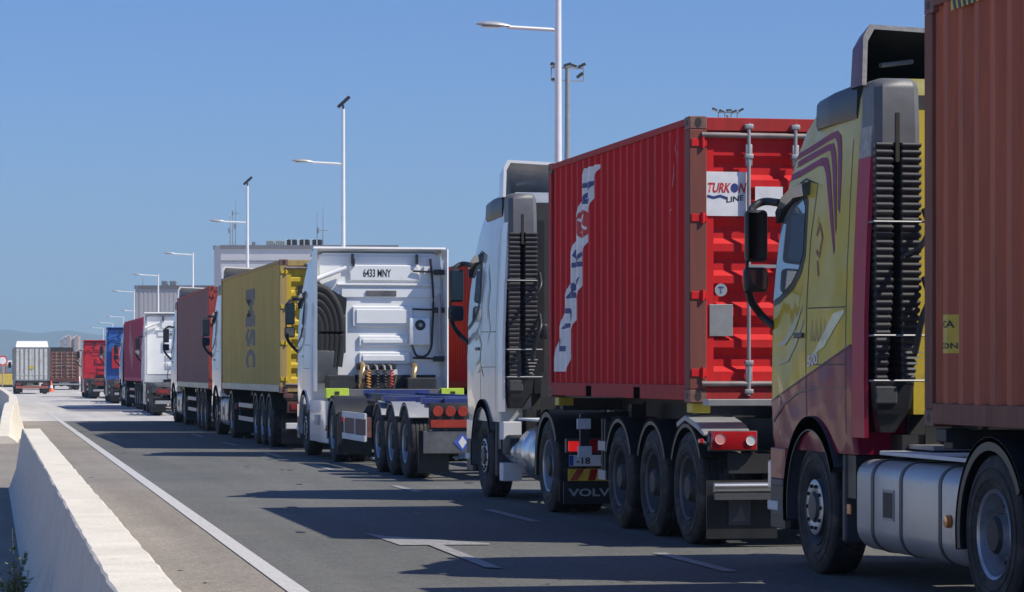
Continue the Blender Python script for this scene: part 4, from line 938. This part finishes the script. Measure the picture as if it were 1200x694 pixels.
for k in range(3): rf.prism([(-1.20 + .2 * k, .385), (-1.12 + .2 * k, .385), (-1.04 + .15 * k, .505), (-1.12 + .15 * k, .505)], 'y', yr2 - .024, yr2 - .02, REDL)
rf.build('reflector_board', t2)
fl = MB(); fl.b2(-1.26, -.30, yr2 + .02, yr2 + .04, .13, .37, BLK); flo = fl.build('spray_flap', t2)
text_obj('lettering', 'VOLVO', .60, .085, M('grey_lettering', (.38, .39, .41), .5), flo, lambda u, v: (-1.21 + u, yr2 + .014, .21 + v), bold=.03)
trailer('black container trailer with three mudguarded axles under the lettered red container', (XL + 1.24, 24.1, 0), 0, 7.85, (.66, 1.95, 3.28), CHAS, 1.28, rear='lit', legs=4.7, bols=(.65, 6.3), rim=M('trailer_wheel_grey', (.11, .11, .115), .55, .3, dirt=(.05, .05, .05), dirt_amt=.5))
c2 = container('red 20-foot shipping container with a white wavy lettered band on its side', (XL + 1.219, 24.6, 1.285), 0, 6.06, 2.59, RED, REDF, REDD)
for o in c2.children:
    if o.name.startswith('frame'): pass
rp = MB(); rp.b2(-1.2215, -1.06, -.003, .16, .12, 2.47, RUSTF); rp.build('corner_post', c2, bevel=.008)
uc2 = corr_breaks(6.06, .278); f2 = side_fn(6.06, .278, .003); f2b = side_fn(6.06, .278, .007)
BL = [(4.32, 2.42), (4.47, 2.3), (4.52, 2.12), (4.69, 1.95), (4.77, 1.73), (4.97, 1.56), (5.01, 1.37), (5.14, 1.19), (5.33, 1.04), (5.42, .86), (5.63, .67), (5.78, .45), (5.85, .28)]
BR = [(3.64, 2.42), (3.85, 2.3), (3.95, 2.12), (4.16, 1.95), (4.15, 1.73), (4.38, 1.56), (4.43, 1.37), (4.55, 1.19), (4.72, 1.04), (4.79, .86), (5.02, .67), (5.08, .45), (5.19, .28)]
cuts_patch('white_band', polys_bm([[BL[i], BL[i + 1], BR[i + 1], BR[i]] for i in range(len(BL) - 1)]), f2, uc2, [], LETW, c2)
SCR = M('bare_scrape', (.50, .30, .28), .7, var=.4, scale=30); rs = random.Random(5); sc_ = []
for k in range(16):
    y0_ = rs.choice([rs.uniform(.45, .85), rs.uniform(.2, 5.8)]); z0_ = rs.uniform(.3, 2.3); hh_ = rs.uniform(.03, .28); ww_ = rs.uniform(.006, .022)
    sc_ += ribbon([(y0_, z0_), (y0_ + rs.uniform(-.02, .02), z0_ + hh_ * .5), (y0_ + rs.uniform(-.03, .03), z0_ + hh_)], [ww_ * .4, ww_, ww_ * .3])
cuts_patch('scrape_marks', polys_bm(sc_), side_fn(6.06, .278, .0022), uc2, [], SCR, c2)
cen = lambda z: interp([(b[1], (a[0] + b[0]) / 2) for a, b in list(zip(BL, BR))[::-1]], z)
for k, chh in enumerate('TURKON'):
    z0 = .42 + .325 * k
    if chh == 'O':
        cx, cz = cen(z0 + .13), z0 + .12
        g = bmesh.new(); bmesh.ops.create_circle(g, cap_ends=True, radius=1, segments=24)
        decal(g, lambda a, b: (cx + a * .26, cz + b * .155), f2b, uc2, [], LETR, 'globe_emblem', c2)
        decal(polys_bm([[(-.9, -.12), (.9, -.12), (.9, .12), (-.9, .12)], [(-.12, .13), (.12, .13), (.12, .9), (-.12, .9)], [(-.12, -.9), (.12, -.9), (.12, -.13), (-.12, -.13)]]), lambda a, b: (cx + (a * .8 - b * .5) * .22, cz + (a * .5 + b * .8) * .13), side_fn(6.06, .278, .010), uc2, [], LETW, 'globe_emblem', c2)
    else:
        decal(text_bm(chh, .22, .40, .035), lambda a, b: (cen(z0 + a) + b - .2, z0 + a), f2b, uc2, [], LETB, 'lettering', c2)
dr = [o for o in c2.children if o.name.startswith('door')]
for xa, xb in ((-1.09, -.68), (-.66, -.12)):
    if xa > -1:
        q = MB(); q.b2(-.60, -.34, .012, .021, 1.69, 1.96, LETW); q.b2(-.30, -.12, .012, .021, 1.69, 1.88, LETW); q.build('sign_board', c2); continue
    if xa > -1:
        text_obj('lettering', 'VA', .48, .30, LETW, c2, lambda u, v, xa=xa: (xa + .04 + u, .016, 1.72 + v), .06); continue
    s = MB(); s.b2(xa, xb, .012, .021, 1.69, 2.09, LETW); so_ = s.build('sign_board', c2)
    if xa > -1: text_obj('lettering', 'VA', .34, .26, LETR, so_, lambda u, v, xa=xa: (xa + .12 + u + v * .2, .010, 1.74 + v), .04); continue
    text_obj('lettering', 'TURK', .22, .09, LETR, so_, lambda u, v, xa=xa: (xa + .03 + u + v * .2, .010, 1.90 + v), .03)
    text_obj('lettering', 'N', .06, .09, LETR, so_, lambda u, v, xa=xa: (xa + .33 + u + v * .2, .010, 1.90 + v), .03)
    g = bmesh.new(); bmesh.ops.create_circle(g, cap_ends=True, radius=1, segments=20); cuts_patch('globe_emblem', g, lambda a, b, xa=xa: (xa + .295 + a * .036, .010, 1.945 + b * .042), [], [], LETB, so_)
    text_obj('lettering', 'LINE', .16, .05, LETK, so_, lambda u, v, xa=xa: (xa + .22 + u, .010, 1.81 + v + u * .15), .02)
    cuts_patch('wave_stroke', polys_bm(ribbon([(.05, .12), (.12, .105), (.2, .12), (.28, .10)], .025)), lambda a, b, xa=xa: (xa + a * .8, .010, 1.75 + b), [], [], LETB, so_)
g = bmesh.new(); bmesh.ops.create_circle(g, cap_ends=True, radius=.058, segments=24); bo = cuts_patch('round_badge', g, lambda a, b: (-.92 + a, .018, 1.02 + b), [], [], M('badge_pale', (.35, .38, .42), .5), c2)
text_obj('lettering', 'T', .05, .06, LETB, bo, lambda u, v: (-.945 + u, .015, .99 + v))
dp = MB(); dp.b2(-1.03, -.81, .012, .024, .60, .89, STEEL, ch=.004); dp.build('data_plate', c2)

# ---- red container lorry in the next lane to the right
trailer('black container trailer under the dull red container in the next lane', (11.62, 54.4, 0), 0, 12.4, (1.6, 2.9, 4.2), CHAS, 1.20, legs=9.2, lod=0)
container('dull red shipping container in the lane beyond the white rear-panel cab', (10.35 + 1.22, 54.7, 1.21), 0, 12.19, 2.55, RED, REDF, RED, detail=1)

# ---- third lorry (white cab seen from behind, empty blue trailer)
t3, cab3 = tractor('white tractor unit with pressed rear wall and curved black hoses, pulling the empty blue trailer', (XL + 1.265, 52.4, 0), 0, WCAB, style='panel', ext=WHITE, lod=1, low=WCAB, ctrim=WCAB)
text_obj('lettering', '6433 MNY', .52, .15, LETK, cab3, lambda u, v: (-.30 + u, -1.073, 3.30 + v), .02)
trailer('empty blue skeletal trailer with lime end blocks and three bare bright wheels', (XL + 1.26, 39.35, 0), 0, 10.3, (1.5, 2.8, 4.1), CHASB, 1.19, rear='plate', guard='open', legs=7.3, rim=M('bright_wheel', (.40, .41, .44), .35, .6), gm=STEEL, bolster=CHASB, front_bolster=LIME, side_guard=(5.5, 8.1))
wq = MB(); wq.prism([(5.0, .62), (5.5, .62), (5.6, 1.1), (1.0, 1.1), (1.1, .98), (4.9, .98)], 'x', -1.0, -.96, STEEL)
# ---- fourth lorry (yellow container)
tractor('white tractor unit mostly hidden in front of the yellow container', (XL + 1.27, 69.95, 0), 0, WCAB, ext=WHITE, lod=1, low=WCAB, defl=WHITE)
trailer('dark container trailer under the yellow container with white bumper bar', (XL + 1.24, 55.7, 0), 0, 12.6, (2.5, 3.8, 5.1), CHAS, 1.12, rear='white', legs=9.4, bolster=CHASR)
c4 = container('yellow shipping container with dark upright lettering on its side', (XL + 1.22, 56.2, 1.13), 0, 12.19, 2.68, YELC, YELF, YELD, rail=M('pale_rail', (.62, .57, .42), .6, var=.2))
uc4 = corr_breaks(12.19, .278); f4 = side_fn(12.19, .278, .004)
text_obj('lettering', 'm', .36, .20, LETK, c4, lambda u, v: (-.86 + u, .012, 1.96 + v), .05); text_obj('lettering', 'sc', .36, .20, LETK, c4, lambda u, v: (-.86 + u, .012, 1.68 + v), .05)
GREYL = M('slate_lettering', (.17, .16, .15), .6)
for chh, z0, hh in (('M', 1.42, .82), ('S', .98, .40), ('C', .52, .40)):
    decal(text_bm(chh, hh, 2.0, .05), lambda a, b, z0=z0, hh=hh: (6.6 - b * .95, z0 + hh - a), f4, uc4, [], GREYL, 'lettering', c4)
# ---- fifth lorry (mauve brown container)
tractor('white tractor unit mostly hidden in front of the mauve brown container', (6.9 + 1.26, 86.7, 0), 0, WCAB, ext=WHITE, lod=0, low=WCAB, defl=WHITE)
trailer('dark container trailer under the mauve brown container', (6.72 + 1.25, 72.3, 0), -.013, 12.5, (2.2, 3.5, 4.8), CHAS, 1.08, rear='white', legs=9.4)
container('mauve brown shipping container with dark red door end, ahead of the yellow one', (6.70 + 1.22, 72.7, 1.10), -.013, 12.19, 2.66, MAUV, MAUVF, MAUVF, detail=1, rail=M('pale_rail', (.62, .57, .42), .6))
# ---- sixth lorry (pale cab back, empty trailer)
tractor('pale grey flat-backed tractor unit pulling the empty trailer ahead of the mauve container', (7.63 + 1.25, 111.0, 0), -.03, GRCAB, style='panel', ext=WHITE, lod=0, low=WCAB)
trailer('empty grey skeletal trailer between the mauve brown container and the magenta one', (7.15 + 1.25, 98.6, 0), -.035, 10.4, (1.5, 2.8, 4.1), CHASG, 1.15, legs=7.4, lod=0, bolster=CHASG)
# ---- seventh lorry (magenta container)
tractor('dark blue tractor unit hidden ahead of the magenta container', (7.85 + 1.25, 128.5, 0), 0, BLUEC, ext=BLUEC, lod=0, low=BLUEC, defl=BLUEC, LT=LVL)
trailer('dark container trailer under the magenta container', (7.86 + 1.22, 113.6, 0), 0, 12.5, (2.2, 3.5, 4.8), CHASG, 1.12, legs=9.4, lod=0)
c7 = container('magenta shipping container with pale faded patch on its side', (7.86 + 1.22, 114.0, 1.14), 0, 12.19, 2.62, PINK, PINKD, PINKD, detail=1)
cuts_patch('faded_patch', polys_bm(ribbon([(7.6, .75), (7.3, 1.2), (7.7, 1.6), (7.4, 2.0)], [1.4, 2.2, 2.4, 2.0])), side_fn(12.19, .278, .004), corr_breaks(12.19, .278), [], M('pale_rose', (.42, .16, .19), .6), c7)
# ---- eighth lorry (blue)
t8, cab8 = tractor('bright blue tractor unit with a red board on its back, ahead of the magenta container', (8.27 + 1.25, 148.6, 0), -.02, BLUEC, style='panel', ext=BLUEC, lod=0, low=BLUEC)
rb = MB(); rb.b2(-.95, -.2, -1.16, -1.1, 1.7, 2.8, REDC, ch=.02); rb.build('red_board', cab8)
trailer('empty rusty trailer behind the bright blue tractor unit', (7.95 + 1.25, 136.0, 0), -.02, 10.5, (1.5, 2.8, 4.1), CHASG, 1.1, legs=7.4, lod=0, bolster=CHASR)
# ---- ninth lorry (red)
tractor('bright red tractor unit with white lower panels, ahead of the bright blue one', (8.24 + 1.25, 173.4, 0), 0, REDC, style='panel', LT=LVL, ext=REDC, lod=0, low=WCAB, ctrim=WCAB)
trailer('empty rust red trailer behind the bright red tractor unit', (8.2 + 1.25, 160.5, 0), 0, 10.6, (1.5, 2.8, 4.1), CHASR, 1.15, legs=7.4, lod=0, bolster=CHASR)
# ---- tenth: old brown container at the head
container('old dark brown shipping container with many door bars, farthest in the queue', (8.57 + 1.22, 236, .80), 0, 6.06, 2.40, OLDB, OLDB, OLDB, detail=1, barm=M('pale_bar', (.3, .26, .22), .6))
trailer('low dark trailer under the farthest brown container', (8.57 + 1.24, 235.7, 0), 0, 9.4, (1.5, 2.8), CHASG, .79, legs=6.2, lod=0, bolster=CHASG)
tractor('dark red tractor unit coupled to the farthest brown container', (8.57 + 1.25, 246.5, 0), 0, M('dull_red_cab', (.2, .05, .05), .5), LT=LVL, ext=BLK, lod=0)

# ---- white box lorry in the left lane
def box_lorry(label, loc, rz):
    t = thing('box_lorry', label, 'truck', loc, rz)
    WB = M('box_dirty_white', (.55, .56, .53), .6, var=.12, scale=6, dirt=(.25, .25, .22), dirt_amt=.5, dscale=2.5)
    b = MB(); b.b2(-1.13, 1.13, 0, 7.2, .92, 3.2, WB)
    for k in range(20): b.b2(-1.16, -1.13, .2 + k * .36, .28 + k * .36, .95, 3.18, WB); b.b2(1.13, 1.16, .2 + k * .36, .28 + k * .36, .95, 3.18, WB)
    bo = b.build('box_body', t)
    for s in (-1, 1):
        d = MB(); d.b2(s * .02, s * 1.05, -.03, 0, 1.0, 3.12, WB)
        for k in range(3): d.b2(s * (.2 + .3 * k) - .03, s * (.2 + .3 * k) + .03, -.06, -.03, 1.0, 3.12, M('dark_rib', (.2, .2, .2), .6))
        d.b2(s * .03, s * 1.0, -.05, -.03, 1.28, 1.34, WB); d.build('rear_door', bo)
        c = MB(); c.b2(s * 1.06, s * 1.2, -.05, .12, .9, 3.22, M('box_frame', (.14, .14, .14), .6)); c.build('corner_post', t)
        l = MB(); l.b2(s * .72, s * 1.1, -.04, 0, .60, .78, M('dark_lamp', (.12, .04, .04), .4)); l.build('tail_light', t)
        put_wheel(t, s * .92, 1.6, s, .48, .30, 'drive', 24); put_wheel(t, s * .92, 8.2, s, .48, .28, 'front', 24)
        f = MB(); f.b2(s * .62, s * 1.15, .4, .43, .1, .7, BLK); f.build('mud_flap', t)
    s = MB(); s.b2(-.2, .1, -.07, -.06, 1.72, 1.92, YEL); s.build('sticker', bo)
    r = MB(); r.add([(-1.1, -.08, 3.2), (1.1, -.08, 3.2), (1.05, .55, 3.62), (-1.0, .55, 3.62), (-1.1, .6, 3.2), (1.1, .6, 3.2)], [(0, 1, 2, 3), (0, 3, 4), (1, 5, 2), (3, 2, 5, 4), (0, 4, 5, 1)], WHITE); r.build('roof_cap', bo)
    c = MB(); c.b2(-.45, -.35, 0, 8.6, .6, .9, CHAS); c.b2(.35, .45, 0, 8.6, .6, .9, CHAS); c.b2(-1.0, 1.0, -.02, .1, .78, .92, CHAS); c.build('chassis', t)
    u = MB(); u.b2(-1.1, 1.1, -.03, .05, .38, .55, M('bumper_rust_red', (.3, .1, .08), .6), ch=.01); u.build('bumper', t)
    k = MB(); k.loft([[(-1.1, 7.4, z), (1.1, 7.4, z), (1.1, f, z), (-1.1, f, z)] for z, f in ((.5, 9.2), (1.3, 9.25), (1.9, 9.1), (2.5, 8.8), (2.6, 8.6))], WHITE); k.build('cab', t, bevel=.04)
    for s_ in (-1, 1): m = MB(); m.box((s_ * 1.3, 8.9, 2.0), (.2, .1, .4), BLK, ch=.03); m.tube([(s_ * 1.08, 8.9, 2.2), (s_ * 1.3, 8.9, 2.2)], .02, BLK); m.build('mirror', t)
    return t
box_lorry('dirty white box lorry seen from behind, alone in the left lane', (5.9, 194.5, 0), 0)
def van(label, loc, rz):
    t = thing('delivery_van', label, 'van', loc, rz); Y2 = M('van_yellow', (.62, .46, .08), .45, coat=.4); TN = M('van_tan', (.45, .27, .17), .5)
    b = MB(); b.loft([[(-w_, 0, z), (w_, 0, z), (w_, f, z), (-w_, f, z)] for z, w_, f in ((.35, .95, 5.0), (1.2, .98, 5.0), (1.35, .97, 4.7))], Y2); b.build('body', t, bevel=.05)
    b = MB(); b.loft([[(-w_, 0.02, z), (w_, 0.02, z), (w_, f, z), (-w_, f, z)] for z, w_, f in ((1.353, .96, 4.6), (2.1, .9, 4.0))], TN); b.build('upper_body', t, bevel=.04)
    b = MB(); b.b2(-.9, .9, .02, 3.9, 2.103, 2.4, WHITE, ch=.05); b.build('roof', t)
    for s in (-1, 1):
        g = MB(); g.b2(s * .1, s * .75, -.01, .015, 1.45, 2.0, GLASS); g.build('rear_window', t); l = MB(); l.b2(s * .8, s * .94, -.03, .0, .7, 1.1, REDL); l.build('tail_light', t)
        for y in (1.0, 4.0): put_wheel(t, s * .9, y, s, .35, .22, 'drive', 24)
    b = MB(); b.b2(-.95, .95, -.08, .0, .3, .48, BLK, ch=.02); b.build('bumper', t)
van('yellow and tan van standing at the far left, half behind the barrier', (4.7, 226, 0), 0)

# ------------------------------------------------------------------ street furniture
LPM = M('lamp_post_paint', (.82, .82, .81), .45, .2, var=.05); LHM = M('lamp_head_grey', (.42, .43, .45), .4, .3)
LEDM = M('lamp_lens', (.5, .48, .42), .2)
def lamp(label, x, y, ha, hp, armL, r=.10, flood=False, n=12, tilt=.05):
    t = thing('street_lamp', label, 'street lamp', (x, y, 0), 0, 'street lamps beyond the queue')
    p = MB(); p.tube([(0, 0, 0), (0, 0, hp / 2), (0, 0, hp)], r * 1.15, LPM, n=n, r2=r * .65); p.lathe([(0, .26), (.03, .26), (.04, .15), (.5, .14), (.52, 0)], STEEL, 'z', (0, 0, 0), 12); p.build('pole', t, smooth=60)
    a = MB(); a.tube([(0, 0, ha), (-armL, 0, ha + tilt * armL)], .045, LPM, n=8); ao = a.build('arm', t, smooth=60)
    z0 = ha + tilt * armL
    h = MB(); sec = []
    for k in range(9):
        u = k / 8; ww = .16 * math.sin(math.pi * min(1, .12 + .86 * u)) ** .6; hh = .10 * math.sin(math.pi * min(.97, .1 + .8 * u)) ** .7; cx = -armL + .06 - u * .82
        sec.append([(cx, ww * math.cos(q), z0 + .02 + u * .03 + (hh if math.sin(q) > 0 else hh * .35) * math.sin(q)) for q in [2 * math.pi * i / 12 for i in range(12)]])
    h.loft(sec, LHM); ho = h.build('lamp_head', t, smooth=60)
    g = MB(); g.box((-armL - .40, 0, z0 - .008), (.46, .2, .03), LEDM, ch=.01); g.build('lens', ho)
    if flood:
        f = MB(); f.tube([(0, 0, hp), (0, 0, hp + .16)], .04, BLK); f.box((.02, 0, hp + .28), (.62, .34, .13), BLK, rot=Matrix.Rotation(-.75, 3, 'Y'), ch=.03); f.build('floodlight', t)
    return t
lamp('tall white street lamp beside the floodlight mast, behind the lettered red container', 14.8, 67.6, 9.95, 14.2, 1.28, flood=True, n=16, tilt=.035)
lamp('white street lamp with floodlight on top, rising behind the white rear-panel cab', 15.66, 111.7, 9.85, 12.05, 1.3, flood=True, tilt=.04)
lamp('white street lamp with floodlight on top, rising behind the yellow container', 16.6, 156.8, 9.85, 11.9, 1.36, flood=True, tilt=.03)
lamp('white street lamp rising behind the mauve brown container', 17.6, 203.5, 9.95, 10.1, 1.34)
lamp('white street lamp rising above the pale grey cab', 18.5, 249, 9.95, 10.1, 1.48)
lamp('white street lamp standing before the left corner of the lower grey building', 19.8, 301, 9.95, 10.1, 1.55)
lamp('short white street lamp whose arm crosses the lower grey building', 25.2, 332, 9.95, 10.0, 1.3)
lamp('distant street lamp just left of the lower grey building', 27.0, 398, 9.95, 10.0, 1.9, n=8)
lamp('distant street lamp above the bright blue cab', 27.4, 441, 9.95, 10.0, 1.9, n=8)
lamp('distant street lamp above the bright red cab', 29.0, 497, 9.95, 10.0, 1.9, n=8)
lamp('farthest street lamp, small against the hills', 30.6, 556, 9.95, 10.0, 1.9, n=8)
def mast(label, x, y, h, kind, w_=1.6):
    t = thing('floodlight_mast', label, 'floodlight mast', (x, y, 0), 0)
    p = MB(); p.tube([(0, 0, 0), (0, 0, h)], .30, M('mast_grey', (.30, .32, .34), .5, .3), n=12, r2=.16); p.build('pole', t, smooth=60)
    r = MB()
    if kind == 'ring':
        r.b2(-w_ / 2, w_ / 2, -.06, .06, h - .1, h + .0, STEEL); r.b2(-w_ / 2, w_ / 2, -.06, .06, h - .9, h - .84, STEEL)
        r.tube([(-w_ / 2, 0, h - .9), (-w_ / 2, 0, h)], .04, STEEL); r.tube([(w_ / 2, 0, h - .9), (w_ / 2, 0, h)], .04, STEEL)
    else:
        r.b2(-w_ * .35, w_ * .35, -.06, .06, h + .2, h + .3, STEEL)
        for x_ in (-.9, -.3, .3, .9): r.tube([(x_, 0, h - 1.6), (x_, 0, h + .25)], .05, STEEL)
        r.b2(-.9, .9, -.04, .04, h - 1.3, h - 1.2, STEEL)
    r.build('rack', t)
    if kind == 'ring': sp_ = [(-w_ * .42, 0, h + .12, .5), (0, 0, h + .14, -.3), (w_ * .2, .3, h + .12, .3), (w_ * .45, 0, h + .12, -.5), (-w_ * .4, -.1, h - .9, .6), (w_ * .4, .1, h - .5, -.7)]
    else: sp_ = [(-w_ * .42, 0, h + .5, .5), (-w_ * .2, 0, h + .35, .4), (.1, 0, h + .45, 0), (w_ * .2, 0, h + .35, -.4), (w_ * .42, 0, h + .5, -.5)]
    for (a, b, c, rot) in sp_:
        l = MB(); l.box((a, b, c), (.46, .4, .2), BLK, rot=Matrix.Rotation(rot, 3, 'Y'), ch=.03); l.box((a, b - .05, c - .1), (.34, .3, .06), STEEL, rot=Matrix.Rotation(rot, 3, 'Y')); l.build('floodlight', t)
def place(px, z_):
    a = (px - 600) / F; return (z_ * (math.sin(YAW) + a * math.cos(YAW)), z_ * (math.cos(YAW) - a * math.sin(YAW)))
x, y = place(665, 180); mast('grey mast carrying a cluster of dark floodlights, beside the tallest street lamp', x, y, 21.0, 'ring', 2.1)
x, y = place(853, 260); mast('floodlight mast whose spread head shows just above the lettered red container', x, y, 25.2, 'wing', 3.0)

def cone(label, x, y):
    t = thing('traffic_cone', label, 'traffic cone', (x, y, 0)); O = M('cone_orange', (.8, .16, .05), .5)
    c = MB(); c.lathe([(.03, .2), (.3, .14)], O, 'z'); c.lathe([(.3, .14), (.5, .10)], LETW, 'z'); c.lathe([(.5, .10), (.85, .035), (.86, 0)], O, 'z'); c.build('cone', t, smooth=60)
    b = MB(); b.b2(-.24, .24, -.24, .24, 0, .035, O, ch=.01); b.build('base', t)
x, y = place(60, 212); cone('orange and white traffic cone standing right of the dirty white box lorry', x, y)
def sign(label, x, y):
    t = thing('road_sign', label, 'sign', (x, y, 0)); p = MB(); p.tube([(0, 0, 0), (0, 0, 2.5)], .035, STEEL); p.build('pole', t)
    d = MB(); d.lathe([(-.03, 0), (-.03, .33), (0.0, .33), (0, 0)], M('sign_red', (.6, .05, .05), .4), 'y', (0, 0, 2.25), 28); d.lathe([(-.036, 0), (-.036, .24), (-.03, .24)], LETW, 'y', (0, 0, 2.25), 28); d.build('sign_disc', t)
x, y = place(3, 183); sign('round red rimmed white road sign at the far left', x, y)

# ------------------------------------------------------------------ buildings and silos
def building(name, label, px0, px1, z_, h, depth, wall, roofm, boxes, win=(), bands=(), masts=(), rib=None, chamf=0.0, rz=0.0):
    x0, y0 = place(px0, z_); x1, y1 = place(px1, z_); L = x1 - x0
    t = thing(name, label, 'building', (x0, y0, 0), math.atan2(y1 - y0, x1 - x0) + rz)
    c = chamf; poly = [(c, 0), (L, 0), (L, depth), (0, depth), (0, c)] if c else [(0, 0), (L, 0), (L, depth), (0, depth)]
    m = MB(); m.prism(poly, 'z', 0, h, wall)
    if rib:
        k = 0.0
        while k < L - .3: m.b2(k + rib * .2, k + rib * .7, -.02, 0, .2, h - .3, wall); k += rib
    for z in bands: m.b2(c, L, -.06, 0, z, z + .08, roofm)
    wo_ = m.build('wall', t)
    p = MB(); p.b2(c - .1, L + .1, -.12, .2, h - .25, h + .1, roofm); p.b2(-.1, .2, c, depth, h - .25, h + .1, roofm); p.b2(.2, L, .2, depth, h, h + .03, roofm); p.build('roof', t)
    for (a, b, zl, zh) in win:
        q = MB(); q.b2(a, b, -.09, -.06, zl, zh, BLK); q.b2((a + b) / 2 - .04, (a + b) / 2 + .04, -.11, -.09, zl, zh, WDULL); q.b2(a, b, -.11, -.09, (zl + zh) / 2 - .04, (zl + zh) / 2 + .04, WDULL); q.b2(a - .06, b + .06, -.1, -.06, zl - .1, zl, WDULL); q.build('window', t)
    for (a, b, hh, mt) in boxes:
        q = MB(); q.b2(a, b, 1.0, 2.2, h + .12, h + .12 + hh, M('unit_' + mt, {'dark': (.03, .03, .035), 'green': (.30, .34, .30), 'grey': (.22, .23, .24)}[mt], .6), ch=.04)
        if mt == 'dark':
            q.b2(a - .12, a, .98, 2.2, h + .03, h + hh + .2, WDULL); q.b2((a + b) / 2 - .05, (a + b) / 2 + .05, .97, 1.0, h + .12, h + .12 + hh, WDULL)
        q.build('roof_unit', t)
    for (a, hh, arms) in masts:
        q = MB(); q.tube([(a, 3, h), (a, 3, h + hh)], .05, STEEL, n=6, r2=.02)
        for (z, w2) in arms: q.tube([(a - w2, 3, h + z), (a + w2, 3, h + z)], .03, STEEL, n=5); q.b2(a - w2 - .06, a - w2 + .06, 2.94, 3.06, h + z - .25, h + z + .25, STEEL)
        q.build('antenna', t)
    return t
K1 = 260 / F
GW = M('building_grey', (.62, .62, .63), .75, var=.05, scale=.4); GW2 = M('building_cladding', (.46, .45, .45), .7, var=.06, scale=.3)
u = lambda px: (px - 250) * K1
building('port_building', 'pale grey flat-roofed building with aerials and roof units behind the yellow container', 250, 470, 260, 13.1, 24, GW, M('roof_trim_grey', (.2, .2, .22), .7),
    [(u(335), u(346), .55, 'dark'), (u(350), u(361), .55, 'dark'), (u(365), u(376), .55, 'dark'), (u(311), u(320), .45, 'green'), (u(322), u(331), .45, 'green'), (u(294), u(298), .35, 'grey')],
    win=[(u(274), u(279.5), 10.7, 11.15), (u(300), u(305), 5.5, 6.1), (u(274), u(279.5), 5.5, 6.1)], bands=[11.7, 6.8],
    masts=[(u(266), 2.9, [(1.6, .12)]), (u(269), 3.3, []), (u(272.5), 4.4, [(2.0, .1), (3.2, .3)]), (u(369), 3.4, []), (u(376), 3.9, [(1.6, .45)]), (u(284), .7, [])], chamf=.7)
K2 = 300 / F; u2 = lambda px: (px - 158) * K2
building('warehouse', 'lower grey ribbed warehouse with two roof units, left of the pale grey building', 158, 300, 300, 10.6, 30, GW2, M('roof_trim_dark', (.16, .16, .17), .7),
    [(u2(188), u2(194.5), .5, 'grey'), (u2(197.5), u2(205), .5, 'grey')], rib=.45, masts=[(u2(163), 1.0, [])], chamf=.4)
SIL = M('silo_white', (.80, .75, .70), .6, var=.1, scale=1)
def silo(label, px, z_, h, r):
    x, y = place(px, z_); t = thing('silo', label, 'silo', (x, y, 0), 0, 'silos beyond the queue')
    b = MB(); b.lathe([(0, r), (h - r * .35, r), (h, r * .25), (h + .1, 0)], SIL, 'z', (0, 0, 0), 24)
    for k in range(8): b.lathe([(h * k / 8 + .2, r + .01), (h * k / 8 + .25, r + .06), (h * k / 8 + .3, r + .01)], M('silo_band', (.45, .36, .33), .6), 'z', (0, 0, 0), 24)
    b.build('tank', t, smooth=40)
    q = MB(); q.b2(-.25, .25, -r - .3, -r - .05, 0, h, STEEL); q.b2(r * .2, r * .2 + .5, -r - .2, -r * .9, h * .1, h, M('silo_ladder', (.55, .40, .36), .7)); q.build('ladder', t)
silo('left silo of the three pale silos, partly hidden by its neighbour', 74, 455, 6.9, .5)
silo('middle silo of the three pale silos beyond the brown container', 80, 450, 7.3, .62)
silo('right silo of the three pale silos beyond the brown container', 89.5, 450, 7.2, .62)
# distant low sheds at the head of the road
def shed(label, px0, px1, z_, h, mat):
    x0, y0 = place(px0, z_); x1, _ = place(px1, z_); t = thing('shed', label, 'building', (x0, y0, 0)); L = x1 - x0
    b = MB(); b.prism([(0, 0), (L, 0), (L, h * .85), (L / 2, h), (0, h * .85)], 'y', 0, 20, mat); b.build('wall', t)
    b = MB(); b.prism([(-.3, h * .85), (L / 2, h + .02), (L + .3, h * .85), (L + .3, h * .88), (L / 2, h + .25), (-.3, h * .88)], 'y', -.3, 20.3, M('shed_roof', (.3, .2, .17), .8)); b.build('roof', t)
shed('long low pale shed on the horizon at the far left', -60, 30, 700, 3.4, M('shed_wall', (.45, .40, .34), .8))
shed('small rusty shed on the horizon beside the silos', 94, 130, 650, 5.0, M('shed_rust', (.28, .13, .1), .8))
